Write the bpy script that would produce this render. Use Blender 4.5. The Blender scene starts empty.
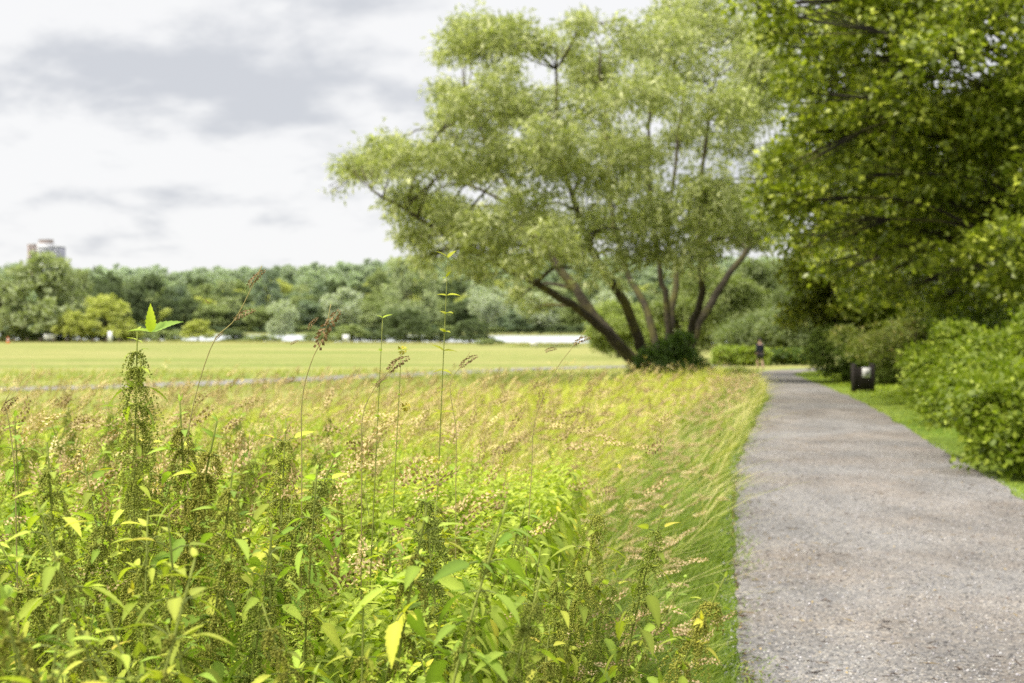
import bpy, math, random
import numpy as np
R = math.radians
scene = bpy.context.scene
col = scene.collection
F = 1422.2            # focal length in pixels (50 mm on a 36 mm, 1024 px wide frame)
HY = 322.0            # image row of the true horizon
CAM_H = 1.55
SLOPE = 0.0148

# ------------------------------------------------------------------ terrain
def sstep(a, b, x):
    t = np.clip((x - a) / (b - a), 0, 1)
    return t * t * (3 - 2 * t)

LAKE = np.array([(-420, 470), (-150, 418), (-60, 372), (-10, 338), (30, 322), (70, 330), (120, 380), (130, 470), (70, 545), (0, 560), (-110, 600), (-260, 640), (-430, 640)], float)
LAKE_Z = -3.85

def poly_dist(px, py, poly):
    """signed distance to polygon, negative inside"""
    px = np.asarray(px, float); py = np.asarray(py, float)
    d = np.full(px.shape, 1e9); inside = np.zeros(px.shape, bool)
    n = len(poly)
    for i in range(n):
        x0, y0 = poly[i]; x1, y1 = poly[(i + 1) % n]
        ex, ey = x1 - x0, y1 - y0
        t = np.clip(((px - x0) * ex + (py - y0) * ey) / (ex * ex + ey * ey), 0, 1)
        d = np.minimum(d, np.hypot(px - x0 - t * ex, py - y0 - t * ey))
        c = ((y0 > py) != (y1 > py)) & (px < (x1 - x0) * (py - y0) / (y1 - y0 + 1e-12) + x0)
        inside ^= c
    return np.where(inside, -d, d)

def G(x, y):
    x = np.asarray(x, float); y = np.asarray(y, float)
    z = -SLOPE * np.minimum(np.maximum(y, -30), 225)
    t = np.clip((y - 640) / 1000, 0, None)
    hill = 68 * sstep(0, 1, t) * (0.88 + 0.07 * np.sin(x / 190.0 + 0.6) + 0.05 * np.sin(x / 83.0 + 2) + 0.0001 * x)
    z = z + hill
    ld = poly_dist(x, y, LAKE)
    z = z - 1.5 * sstep(7, -9, ld)
    return z

def at(px, d, z=None, py=None):
    """pixel column + depth -> world point (on the ground unless a row or a height is given)"""
    x = (px - 512) * d / F
    if py is not None:
        z = CAM_H - (py - HY) * d / F
    elif z is None:
        z = float(G(x, d))
    return np.array([x, d, z])

# path edges as functions of distance
PD = [-6, 0, 6.5, 10.65, 14, 18.5, 28.6, 38.7, 49, 60, 71, 78]
PL = [-0.45, 0.2, 1.07, 1.65, 2.18, 2.95, 4.9, 6.96, 8.7, 10.3, 12.1, 13.7]
PRD = [-6, 0, 6.5, 13.9, 18, 25.3, 35.5, 45, 58, 71, 78]
PR = [2.3, 3.1, 3.95, 5.0, 5.72, 7.05, 8.85, 10.3, 12.1, 14.0, 16.2]
def xl(y): return np.interp(y, PD, PL)
def xr(y): return np.interp(y, PRD, PR)

# ------------------------------------------------------------------ mesh helpers
class Buf:
    def __init__(s): s.v = []; s.f = []; s.c = []; s.n = 0
    def add(s, v, f, c):
        v = np.asarray(v, float).reshape(-1, 3); f = np.asarray(f, np.int64).reshape(-1, 3)
        c = np.asarray(c, float)
        if c.ndim == 1: c = np.tile(c[:3], (len(v), 1))
        s.v.append(v); s.f.append(f + s.n); s.c.append(c[:, :3]); s.n += len(v)
    def inst(s, tv, tf, M, off, c):
        """copies of a template: M (n,3,3) columns = local axes, off (n,3), c (n,3) or (n,nv,3)"""
        n = len(off); nv = len(tv)
        v = np.einsum('nij,kj->nki', M, tv) + off[:, None, :]
        f = tf[None] + (np.arange(n) * nv)[:, None, None]
        c = np.asarray(c, float)
        if c.ndim == 2: c = np.repeat(c[:, None, :], nv, 1)
        s.add(v.reshape(-1, 3), f.reshape(-1, 3), c.reshape(-1, 3))
    def arrays(s):
        return np.concatenate(s.v), np.concatenate(s.f), np.concatenate(s.c)
    def mesh(s, name, mat, smooth=False):
        v, f, c = s.arrays()
        me = bpy.data.meshes.new(name)
        me.vertices.add(len(v)); me.vertices.foreach_set('co', v.astype(np.float32).ravel())
        me.loops.add(len(f) * 3); me.loops.foreach_set('vertex_index', f.astype(np.int32).ravel())
        me.polygons.add(len(f)); me.polygons.foreach_set('loop_start', np.arange(0, 3 * len(f), 3, dtype=np.int32))
        me.update(calc_edges=True)
        a = me.attributes.new('col', 'FLOAT_COLOR', 'POINT')
        a.data.foreach_set('color', np.concatenate([c, np.ones((len(c), 1))], 1).astype(np.float32).ravel())
        if smooth: me.polygons.foreach_set('use_smooth', np.ones(len(f), bool))
        me.materials.append(mat)
        return me

def link(name, me, parent=None, loc=(0, 0, 0)):
    o = bpy.data.objects.new(name, me); col.objects.link(o); o.location = loc
    if parent is not None: o.parent = parent
    return o

def tag(o, label=None, cat=None, group=None, kind=None):
    if label: o['label'] = label
    if cat: o['category'] = cat
    if group: o['group'] = group
    if kind: o['kind'] = kind
    return o

def thing(name, label, cat, loc=(0, 0, 0), rz=0, group=None):
    o = bpy.data.objects.new(name, None); col.objects.link(o)
    o.empty_display_size = 0.2; o.location = loc; o.rotation_euler = (0, 0, rz)
    return tag(o, label, cat, group)

def norm(a): return a / (np.linalg.norm(a, axis=-1, keepdims=True) + 1e-9)

def frames(axis, up):
    """columns: x = side, y = axis, z = normal"""
    y = norm(axis); x = norm(np.cross(y, up)); z = np.cross(x, y)
    return np.stack([x, y, z], -1)

def tube(b, pts, rad, c, k=6, cap=True):
    pts = np.asarray(pts, float); n = len(pts)
    rad = np.broadcast_to(np.asarray(rad, float), (n,))
    t = np.gradient(pts, axis=0); t = norm(t)
    ref = np.eye(3)[int(np.argmin(np.abs(t).max(0)))]
    x = norm(np.cross(t, ref)); y = np.cross(t, x)
    a = np.linspace(0, 2 * np.pi, k, endpoint=False)
    v = pts[:, None] + rad[:, None, None] * (np.cos(a)[None, :, None] * x[:, None] + np.sin(a)[None, :, None] * y[:, None])
    v = v.reshape(-1, 3); f = []
    for i in range(n - 1):
        for j in range(k):
            p, q = i * k + j, i * k + (j + 1) % k
            f += [(p, q, q + k), (p, q + k, p + k)]
    if cap:
        v = np.concatenate([v, pts[-1:], pts[:1]]); e = n * k
        for j in range(k):
            f += [((n - 1) * k + j, (n - 1) * k + (j + 1) % k, e), ((j + 1) % k, j, e + 1)]
    b.add(v, f, c)

def curve(pts, n):
    """smooth Catmull-Rom resample"""
    P = np.asarray(pts, float); P = np.concatenate([2 * P[:1] - P[1:2], P, 2 * P[-1:] - P[-2:-1]])
    out = []; m = len(P) - 3
    for s in np.linspace(0, m - 1e-6, n):
        i = int(s); u = s - i; a, b, c, d = P[i:i + 4]
        out.append(.5 * (2 * b + (c - a) * u + (2 * a - 5 * b + 4 * c - d) * u * u + (3 * b - a - 3 * c + d) * u ** 3))
    return np.array(out)

def box(b, c, s, colr, rz=0.0, bev=0.0):
    """box with centre c, size s; optional chamfered vertical edges and top"""
    hx, hy, hz = np.array(s) / 2
    e = min(bev, hx * .8, hy * .8)
    if e > 0:
        ring = [(hx, -hy + e), (hx, hy - e), (hx - e, hy), (-hx + e, hy), (-hx, hy - e), (-hx, -hy + e), (-hx + e, -hy), (hx - e, -hy)]
    else:
        ring = [(hx, -hy), (hx, hy), (-hx, hy), (-hx, -hy)]
    k = len(ring); ring = np.array(ring)
    rows = [(-hz, 1), (hz - e, 1), (hz, 1 - (e / max(hx, hy) if e else 0))]
    if not e: rows = rows[:1] + rows[2:]
    v = np.concatenate([np.column_stack([ring * q, np.full(k, z)]) for z, q in rows])
    f = []
    for r in range(len(rows) - 1):
        for j in range(k):
            p, q = r * k + j, r * k + (j + 1) % k
            f += [(p, q, q + k), (p, q + k, p + k)]
    top = (len(rows) - 1) * k
    for j in range(1, k - 1): f += [(top, top + j, top + j + 1), (0, j + 1, j)]
    cs, sn = math.cos(rz), math.sin(rz)
    v = v @ np.array([[cs, sn, 0], [-sn, cs, 0], [0, 0, 1]]) + np.array(c)
    b.add(v, f, colr)

# ------------------------------------------------------------------ materials
def new_mat(name):
    m = bpy.data.materials.new(name); m.use_nodes = True
    nt = m.node_tree; nt.nodes.clear()
    return m, nt, nt.nodes, nt.links

def nd(N, t, **kw):
    n = N.new(t)
    for k, v in kw.items(): setattr(n, k, v)
    return n

def leaf_mat(name, tint=(1, 1, 1), trans=.35, rough=.55, vary=.0, spec=.25, tcol=(1.1, 1.25, .45)):
    """two-sided leaf: diffuse + sheen + light coming through; colour from the leaf attribute"""
    m, nt, N, L = new_mat(name)
    at_ = nd(N, 'ShaderNodeAttribute', attribute_name='col')
    mul = nd(N, 'ShaderNodeMix', data_type='RGBA', blend_type='MULTIPLY'); mul.inputs[0].default_value = 1
    L.new(at_.outputs['Color'], mul.inputs[6]); mul.inputs[7].default_value = (*tint, 1)
    src = mul.outputs[2]
    if vary:
        oi = nd(N, 'ShaderNodeObjectInfo')
        hs = nd(N, 'ShaderNodeHueSaturation')
        mr = nd(N, 'ShaderNodeMapRange'); mr.inputs[3].default_value = .5 - .04 * vary; mr.inputs[4].default_value = .5 + .03 * vary
        mv = nd(N, 'ShaderNodeMapRange'); mv.inputs[3].default_value = 1 - .25 * vary; mv.inputs[4].default_value = 1 + .25 * vary
        L.new(oi.outputs['Random'], mr.inputs[0]); L.new(mr.outputs[0], hs.inputs['Hue'])
        ml = nd(N, 'ShaderNodeMath', operation='MULTIPLY'); ml.inputs[1].default_value = 7.31
        fr = nd(N, 'ShaderNodeMath', operation='FRACT')
        L.new(oi.outputs['Random'], ml.inputs[0]); L.new(ml.outputs[0], fr.inputs[0]); L.new(fr.outputs[0], mv.inputs[0])
        L.new(mv.outputs[0], hs.inputs['Value']); L.new(src, hs.inputs['Color']); src = hs.outputs[0]
    p = nd(N, 'ShaderNodeBsdfPrincipled'); p.inputs['Roughness'].default_value = rough
    p.inputs['Specular IOR Level'].default_value = spec
    L.new(src, p.inputs['Base Color'])
    t = nd(N, 'ShaderNodeBsdfTranslucent')
    tm = nd(N, 'ShaderNodeMix', data_type='RGBA', blend_type='MULTIPLY'); tm.inputs[0].default_value = 1
    L.new(src, tm.inputs[6]); tm.inputs[7].default_value = (*tcol, 1); L.new(tm.outputs[2], t.inputs['Color'])
    mx = nd(N, 'ShaderNodeMixShader'); mx.inputs[0].default_value = trans
    o = nd(N, 'ShaderNodeOutputMaterial')
    L.new(p.outputs[0], mx.inputs[1]); L.new(t.outputs[0], mx.inputs[2]); L.new(mx.outputs[0], o.inputs['Surface'])
    return m

def solid_mat(name, rough=.8, noise=(8.0, .25), bump=.3, spec=.3, extra=None):
    """attribute colour, broken up by noise, with bump"""
    m, nt, N, L = new_mat(name)
    at_ = nd(N, 'ShaderNodeAttribute', attribute_name='col')
    tc = nd(N, 'ShaderNodeTexCoord')
    nz = nd(N, 'ShaderNodeTexNoise'); nz.inputs['Scale'].default_value = noise[0]; nz.inputs['Detail'].default_value = 6
    L.new(tc.outputs['Object'], nz.inputs['Vector'])
    mr = nd(N, 'ShaderNodeMapRange'); mr.inputs[1].default_value = .3; mr.inputs[2].default_value = .7
    mr.inputs[3].default_value = 1 - noise[1]; mr.inputs[4].default_value = 1 + noise[1]
    L.new(nz.outputs['Fac'], mr.inputs[0])
    mul = nd(N, 'ShaderNodeMix', data_type='RGBA', blend_type='MULTIPLY'); mul.inputs[0].default_value = 1
    L.new(at_.outputs['Color'], mul.inputs[6]); L.new(mr.outputs[0], mul.inputs[7])
    src = mul.outputs[2]
    if extra:
        n2 = nd(N, 'ShaderNodeTexNoise'); n2.inputs['Scale'].default_value = extra[1]; n2.inputs['Detail'].default_value = 4
        L.new(tc.outputs['Object'], n2.inputs['Vector'])
        r2 = nd(N, 'ShaderNodeMapRange'); r2.inputs[1].default_value = .48; r2.inputs[2].default_value = .62
        L.new(n2.outputs['Fac'], r2.inputs[0])
        m2 = nd(N, 'ShaderNodeMix', data_type='RGBA'); L.new(r2.outputs[0], m2.inputs[0])
        L.new(src, m2.inputs[6]); m2.inputs[7].default_value = (*extra[0], 1); src = m2.outputs[2]
    p = nd(N, 'ShaderNodeBsdfPrincipled'); p.inputs['Roughness'].default_value = rough
    p.inputs['Specular IOR Level'].default_value = spec
    L.new(src, p.inputs['Base Color'])
    if bump:
        bp = nd(N, 'ShaderNodeBump'); bp.inputs['Strength'].default_value = bump; bp.inputs['Distance'].default_value = .05
        L.new(nz.outputs['Fac'], bp.inputs['Height']); L.new(bp.outputs[0], p.inputs['Normal'])
    o = nd(N, 'ShaderNodeOutputMaterial'); L.new(p.outputs[0], o.inputs['Surface'])
    return m

def gravel_mat(name):
    m, nt, N, L = new_mat(name)
    tc = nd(N, 'ShaderNodeTexCoord')
    v1 = nd(N, 'ShaderNodeTexVoronoi'); v1.inputs['Scale'].default_value = 80
    v2 = nd(N, 'ShaderNodeTexVoronoi'); v2.inputs['Scale'].default_value = 33
    n1 = nd(N, 'ShaderNodeTexNoise'); n1.inputs['Scale'].default_value = .55; n1.inputs['Detail'].default_value = 5
    n2 = nd(N, 'ShaderNodeTexNoise'); n2.inputs['Scale'].default_value = 5; n2.inputs['Detail'].default_value = 8; n2.inputs['Roughness'].default_value = .7
    for n in (v1, v2, n1, n2): L.new(tc.outputs['Object'], n.inputs['Vector'])
    # per-stone grey / beige
    sep = nd(N, 'ShaderNodeSeparateColor'); L.new(v1.outputs['Color'], sep.inputs[0])
    cr = nd(N, 'ShaderNodeValToRGB'); e = cr.color_ramp.elements
    e[0].position = 0; e[0].color = (.07, .068, .068, 1)
    e[1].position = 1; e[1].color = (.46, .43, .39, 1)
    for p_, c_ in ((.35, (.145, .14, .134)), (.7, (.225, .214, .203)), (.88, (.33, .285, .225))):
        q = e.new(p_); q.color = (*c_, 1)
    L.new(sep.outputs[0], cr.inputs[0])
    # fine dust between the stones, browner in patches
    mr = nd(N, 'ShaderNodeMapRange'); mr.inputs[1].default_value = .40; mr.inputs[2].default_value = .60
    L.new(n1.outputs['Fac'], mr.inputs[0])
    dust = nd(N, 'ShaderNodeMix', data_type='RGBA'); L.new(mr.outputs[0], dust.inputs[0])
    dust.inputs[6].default_value = (.20, .19, .18, 1); dust.inputs[7].default_value = (.195, .152, .113, 1)
    mr2 = nd(N, 'ShaderNodeMapRange'); mr2.inputs[1].default_value = .35; mr2.inputs[2].default_value = .65
    mr2.inputs[3].default_value = .1; mr2.inputs[4].default_value = .62
    L.new(n2.outputs['Fac'], mr2.inputs[0])
    mx = nd(N, 'ShaderNodeMix', data_type='RGBA'); L.new(mr2.outputs[0], mx.inputs[0])
    L.new(cr.outputs[0], mx.inputs[6]); L.new(dust.outputs[2], mx.inputs[7])
    n3 = nd(N, 'ShaderNodeTexNoise'); n3.inputs['Scale'].default_value = .9; n3.inputs['Detail'].default_value = 7; n3.inputs['Roughness'].default_value = .6; n3.inputs['Distortion'].default_value = .6
    mp = nd(N, 'ShaderNodeMapping'); mp.inputs['Scale'].default_value = (1.3, .55, 1); mp.inputs['Rotation'].default_value = (0, 0, .15)
    L.new(tc.outputs['Object'], mp.inputs['Vector']); L.new(mp.outputs[0], n3.inputs['Vector'])
    w3 = nd(N, 'ShaderNodeMapRange'); w3.inputs[1].default_value = .32; w3.inputs[2].default_value = .68; w3.inputs[3].default_value = .74; w3.inputs[4].default_value = 1.24
    L.new(n3.outputs['Fac'], w3.inputs[0])
    wr = nd(N, 'ShaderNodeMix', data_type='RGBA', blend_type='MULTIPLY'); wr.inputs[0].default_value = 1
    L.new(mx.outputs[2], wr.inputs[6]); L.new(w3.outputs[0], wr.inputs[7])
    p = nd(N, 'ShaderNodeBsdfPrincipled'); p.inputs['Roughness'].default_value = .9; p.inputs['Specular IOR Level'].default_value = .2
    L.new(wr.outputs[2], p.inputs['Base Color'])
    ad = nd(N, 'ShaderNodeMath', operation='ADD'); L.new(v1.outputs['Distance'], ad.inputs[0]); L.new(v2.outputs['Distance'], ad.inputs[1])
    bp = nd(N, 'ShaderNodeBump'); bp.inputs['Strength'].default_value = .55; bp.inputs['Distance'].default_value = .012; bp.invert = True
    L.new(ad.outputs[0], bp.inputs['Height'])
    b2 = nd(N, 'ShaderNodeBump'); b2.inputs['Strength'].default_value = .5; b2.inputs['Distance'].default_value = .03
    L.new(n2.outputs['Fac'], b2.inputs['Height']); L.new(bp.outputs[0], b2.inputs['Normal']); L.new(b2.outputs[0], p.inputs['Normal'])
    o = nd(N, 'ShaderNodeOutputMaterial'); L.new(p.outputs[0], o.inputs['Surface'])
    return m

def ground_mat(name):
    m, nt, N, L = new_mat(name)
    at_ = nd(N, 'ShaderNodeAttribute', attribute_name='col')
    tc = nd(N, 'ShaderNodeTexCoord')
    mp = nd(N, 'ShaderNodeMapping'); mp.inputs['Scale'].default_value = (.02, .085, .05)
    L.new(tc.outputs['Object'], mp.inputs['Vector'])
    n1 = nd(N, 'ShaderNodeTexNoise'); n1.inputs['Scale'].default_value = 1.0; n1.inputs['Detail'].default_value = 6
    L.new(mp.outputs[0], n1.inputs['Vector'])
    n2 = nd(N, 'ShaderNodeTexNoise'); n2.inputs['Scale'].default_value = 1.7; n2.inputs['Detail'].default_value = 8; n2.inputs['Roughness'].default_value = .7
    L.new(tc.outputs['Object'], n2.inputs['Vector'])
    cr = nd(N, 'ShaderNodeValToRGB'); e = cr.color_ramp.elements
    e[0].position = .32; e[0].color = (.58, .76, .5, 1); e[1].position = .68; e[1].color = (1.16, 1.08, 1.3, 1)
    L.new(n1.outputs['Fac'], cr.inputs[0])
    mul = nd(N, 'ShaderNodeMix', data_type='RGBA', blend_type='MULTIPLY'); mul.inputs[0].default_value = 1
    L.new(at_.outputs['Color'], mul.inputs[6]); L.new(cr.outputs[0], mul.inputs[7])
    mr = nd(N, 'ShaderNodeMapRange'); mr.inputs[1].default_value = .3; mr.inputs[2].default_value = .7; mr.inputs[3].default_value = .62; mr.inputs[4].default_value = 1.3
    L.new(n2.outputs['Fac'], mr.inputs[0])
    m2 = nd(N, 'ShaderNodeMix', data_type='RGBA', blend_type='MULTIPLY'); m2.inputs[0].default_value = 1
    L.new(mul.outputs[2], m2.inputs[6]); L.new(mr.outputs[0], m2.inputs[7])
    p = nd(N, 'ShaderNodeBsdfPrincipled'); p.inputs['Roughness'].default_value = .95; p.inputs['Specular IOR Level'].default_value = .1
    L.new(m2.outputs[2], p.inputs['Base Color'])
    bp = nd(N, 'ShaderNodeBump'); bp.inputs['Strength'].default_value = .6; bp.inputs['Distance'].default_value = .15
    L.new(n2.outputs['Fac'], bp.inputs['Height']); L.new(bp.outputs[0], p.inputs['Normal'])
    o = nd(N, 'ShaderNodeOutputMaterial'); L.new(p.outputs[0], o.inputs['Surface'])
    return m

def water_mat(name):
    m, nt, N, L = new_mat(name)
    tc = nd(N, 'ShaderNodeTexCoord')
    nz = nd(N, 'ShaderNodeTexNoise'); nz.inputs['Scale'].default_value = .8; nz.inputs['Detail'].default_value = 4
    L.new(tc.outputs['Object'], nz.inputs['Vector'])
    bp = nd(N, 'ShaderNodeBump'); bp.inputs['Strength'].default_value = .5; bp.inputs['Distance'].default_value = .1
    L.new(nz.outputs['Fac'], bp.inputs['Height'])
    p = nd(N, 'ShaderNodeBsdfPrincipled'); p.inputs['Base Color'].default_value = (.42, .45, .47, 1)  # pale base colour stands in for reflected sky
    p.inputs['Roughness'].default_value = .35; p.inputs['Specular IOR Level'].default_value = .9; p.inputs['IOR'].default_value = 1.33
    L.new(bp.outputs[0], p.inputs['Normal'])
    o = nd(N, 'ShaderNodeOutputMaterial'); L.new(p.outputs[0], o.inputs['Surface'])
    return m

M_nettle = leaf_mat('nettle_leaf', trans=.36, rough=.6, vary=.8, spec=.15)
M_tassel = leaf_mat('nettle_tassel', trans=.2, rough=.8, vary=.6, spec=.1)
M_stem = solid_mat('plant_stem', .85, (30, .2), .1, .08)
M_grass = leaf_mat('grass_blade', trans=.33, rough=.5, spec=.3)
M_tree = leaf_mat('tree_leaf', trans=.38, rough=.5, spec=.3)
M_oak = leaf_mat('glossy_leaf', trans=.34, rough=.38, spec=.45)
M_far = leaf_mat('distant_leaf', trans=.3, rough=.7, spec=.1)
M_bark = solid_mat('bark', .9, (5, .35), .9, .15, extra=((.11, .10, .035), 1.1))
M_gravel = gravel_mat('gravel')
M_stone = solid_mat('stone_chip', .85, (60, .15), .0)
M_ground = ground_mat('grassland')
M_tarmac = solid_mat('worn_tarmac', .9, (.8, .15), .2)
M_wood = solid_mat('dark_stained_wood', .75, (14, .35), .4, .25)
M_paint = solid_mat('weathered_paint', .6, (6, .08), .0, .4)
M_brick = solid_mat('brick_wall', .85, (.5, .12), .0)
M_glass = solid_mat('window_glass', .15, (.3, .2), .0, .6)
M_plastic = solid_mat('orange_plastic', .5, (6, .1), .0, .4)
M_skin = solid_mat('skin', .6, (20, .08), .0, .3)
M_cloth = solid_mat('cloth', .9, (25, .15), .1, .1)
M_water = water_mat('lake_water')

# ------------------------------------------------------------------ ground, path, lake
def build_ground():
    ys = np.unique(np.concatenate([np.linspace(-40, 100, 141), np.geomspace(100, 420, 70), np.linspace(420, 760, 60), np.geomspace(760, 6000, 60)]))
    us = np.linspace(-1, 1, 161); us = np.sign(us) * np.abs(us) ** 1.5
    Y, U = np.meshgrid(ys, us, indexing='ij')
    X = U * (50 + 1.0 * np.maximum(Y, 0))
    Z = G(X, Y)
    rng = np.random.default_rng(3)
    Z = Z + np.where(Y < 600, .03, .6) * rng.standard_normal(Z.shape) * .5
    on = (X > xl(Y) - .5) & (X < xr(Y) + .5) & (Y < 110)
    Z = np.where(on | (Y > 70) & (Y < 110) & (X > 0) & (X < 60), G(X, Y), Z)
    ny, nx = X.shape
    v = np.stack([X, Y, Z], -1).reshape(-1, 3)
    i = np.arange((ny - 1) * nx).reshape(ny - 1, nx)[:, :-1].ravel()
    f = np.concatenate([np.stack([i, i + 1, i + nx + 1], -1), np.stack([i, i + nx + 1, i + nx], -1)])
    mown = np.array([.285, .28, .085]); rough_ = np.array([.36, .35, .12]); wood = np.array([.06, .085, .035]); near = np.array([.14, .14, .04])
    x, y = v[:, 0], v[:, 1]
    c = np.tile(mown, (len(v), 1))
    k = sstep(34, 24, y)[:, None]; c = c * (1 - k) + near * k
    k = (sstep(0, -3, poly_dist(x, y, np.array([(-40, 44), (-14, 52), (-4.6, 66), (6, 85), (-6, 85), (-18, 62), (-60, 58)], float))) * .45)[:, None]; c = c * (1 - k) + rough_ * k
    k = sstep(330, 365, y + .35 * x)[:, None]; c = c * (1 - k) + rough_ * .7 * k
    k = sstep(600, 650, y)[:, None]; c = c * (1 - k) + wood * k
    k = (np.maximum(sstep(-.5, .1, x - xr(y)), sstep(-1.8, -.6, x - xl(y)) * sstep(.6, .1, x - xl(y))) * (y < 90))[:, None] * .8; c = c * (1 - k) + np.array([.16, .24, .03]) * k
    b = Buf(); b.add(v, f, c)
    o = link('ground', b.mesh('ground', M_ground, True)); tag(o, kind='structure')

def ribbon(name, left, right, mat, c, lift, n_across=6):
    left = np.asarray(left, float); right = np.asarray(right, float)
    t = np.linspace(0, 1, n_across + 1)[None, :, None]
    P = left[:, None] * (1 - t) + right[:, None] * t
    Z = G(P[..., 0], P[..., 1]) + lift
    v = np.concatenate([P, Z[..., None]], -1); ny, nx = Z.shape
    i = np.arange((ny - 1) * nx).reshape(ny - 1, nx)[:, :-1].ravel()
    f = np.concatenate([np.stack([i, i + 1, i + nx + 1], -1), np.stack([i, i + nx + 1, i + nx], -1)])
    b = Buf(); b.add(v.reshape(-1, 3), f, c)
    o = link(name, b.mesh(name, mat, True)); tag(o, kind='structure')
    return o

def build_paths():
    rng = np.random.default_rng(5)
    yy = np.linspace(-6, 76, 1100)
    def wob(s):
        w = np.zeros(len(yy))
        for k_, a_ in ((3, .010), (9, .018), (25, .028)):
            w += a_ * np.convolve(rng.standard_normal(len(yy) + 8 * k_), np.hanning(2 * k_ + 1) / math.sqrt(k_ * .75), 'same')[4 * k_:4 * k_ + len(yy)]
        return w
    L = np.stack([xl(yy) + wob(.4), yy], -1); Rr = np.stack([xr(yy) + wob(2.1), yy], -1)
    # bend to the right behind the trees
    bl = curve([(L[-1, 0], 76.0), (15.5, 81.5), (20.0, 87.5), (29, 92), (44, 95)], 40)[1:]
    br = curve([(Rr[-1, 0], 76.0), (17.9, 80.0), (22.0, 84.2), (30, 88.5), (45, 91.5)], 40)[1:]
    ribbon('footpath', np.concatenate([L, bl]), np.concatenate([Rr, br]), M_gravel, (.3, .3, .3), .03, 8)
    c = curve([(-60, 34), (-30, 41), (-16.3, 47.5), (-10.6, 56), (-4.6, 70), (0, 82), (7, 92), (14, 96)], 90)
    t = norm(np.gradient(c, axis=0)); n = np.stack([-t[:, 1], t[:, 0]], -1)
    ribbon('tarmac_path', c + n * 1.9, c - n * 1.9, M_tarmac, (.22, .20, .195), .03, 4)
    b = Buf(); p = LAKE; cxy = p.mean(0)
    P = (p - cxy) * 1.04 + cxy
    v = np.column_stack([np.concatenate([P, cxy[None]]), np.full(len(P) + 1, LAKE_Z)])
    n_ = len(P); b.add(v, [(i, (i + 1) % n_, n_) for i in range(n_)], (.3, .3, .3))
    tag(link('lake', b.mesh('lake', M_water)), kind='structure')

def build_gravel():
    rng = np.random.default_rng(11)
    # loose chippings
    n = 34000
    d = 6 + 16 * rng.random(n) ** 1.6
    u = rng.random(n); x = xl(d) - .10 + u * (xr(d) - xl(d) + .20)
    z = G(x, d) + .031
    tv = np.array([(1, 0, 0), (-1, 0, 0), (0, 1, 0), (0, -1, 0), (0, 0, .7), (0, 0, -.4)], float)
    tf = np.array([(0, 2, 4), (2, 1, 4), (1, 3, 4), (3, 0, 4), (2, 0, 5), (1, 2, 5), (3, 1, 5), (0, 3, 5)])
    s = .0032 + .0075 * rng.random(n) ** 3
    a = rng.random(n) * 6.28
    M = np.zeros((n, 3, 3)); M[:, 0, 0] = np.cos(a); M[:, 0, 1] = -np.sin(a); M[:, 1, 0] = np.sin(a); M[:, 1, 1] = np.cos(a); M[:, 2, 2] = .8
    M *= s[:, None, None] * (0.7 + .7 * rng.random((n, 1, 3)))
    g = .07 + .48 * rng.random(n) ** 1.5
    c = np.stack([g, g * (.93 + .05 * rng.random(n)), g * (.86 + .14 * rng.random(n))], -1)
    b = Buf(); b.inst(tv, tf, M, np.stack([x, d, z], -1), c)
    o = link('gravel', b.mesh('gravel', M_stone)); tag(o, 'grey and beige stone chippings scattered over the footpath', 'gravel', kind='stuff')
    # dead leaves, straw and twigs
    n = 1300
    d = 6.3 + 24 * rng.random(n) ** 1.4
    u = np.where(rng.random(n) < .5, rng.random(n), rng.random(n) ** 4 * .35)
    x = xl(d) + u * (xr(d) - xl(d)); z = G(x, d) + .04
    lt = rng.random(n)
    ln = np.where(lt < .5, .05 + .07 * rng.random(n), .02 + .025 * rng.random(n)); wd = np.where(lt < .5, .003, .014)
    tv = np.array([(-.5, 0, 0), (0, -.5, .012), (.5, 0, .006), (0, .5, .014)], float); tf = np.array([(0, 1, 2), (0, 2, 3)])
    a = rng.random(n) * 6.28
    ax = np.stack([np.cos(a), np.sin(a), .1 * rng.standard_normal(n)], -1)
    M = frames(ax, np.tile([0, 0, 1.0], (n, 1)))
    M = np.stack([M[..., 1] * ln[:, None], M[..., 0] * wd[:, None], M[..., 2] * .5], -1)
    cc = np.where(rng.random((n, 1)) < .5, [[.10, .055, .03]], [[.36, .27, .12]]) * (.7 + .6 * rng.random((n, 1)))
    b = Buf(); b.inst(tv, tf, M, np.stack([x, d, z], -1), cc)
    o = link('leaf_litter', b.mesh('leaf_litter', M_stone)); tag(o, 'dry leaves and straw bits lying on the grey footpath', 'leaf litter', kind='stuff')

# ------------------------------------------------------------------ leaves and crowns
DIAMOND = (np.array([(0, 0, 0), (.5, .42, .10), (0, 1, -.06), (-.5, .42, .10), (0, .45, 0)], float), np.array([(0, 1, 4), (1, 2, 4), (2, 3, 4), (3, 0, 4)]))
QUAD = (np.array([(0, 0, 0), (.5, .45, .06), (0, 1, 0), (-.5, .45, .06)], float), np.array([(0, 1, 2), (0, 2, 3)]))

def scatter_leaves(b, rng, pos, out, length, width, c0, c1, droop=.3, spread=.8, upb=.7, tmpl=QUAD, hi=None, hif=0):
    n = len(pos)
    ax = out * .6 + spread * rng.standard_normal((n, 3)); ax[:, 2] -= droop
    up = rng.standard_normal((n, 3)) * .55 + out * .35; up[:, 2] += upb
    M = frames(ax, up)
    s = .65 + .7 * rng.random(n)
    M = M * np.stack([width * s, length * s, length * s], -1)[:, None, :]
    t = rng.random((n, 1)); c = np.array(c0) * (1 - t) + np.array(c1) * t
    if hi is not None:
        k = rng.random(n) < hif; c[k] = np.array(hi) * (.8 + .4 * rng.random((k.sum(), 1)))  # bright hi colours paint highlights onto random leaves
    b.inst(tmpl[0], tmpl[1], M, pos, c)

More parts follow.
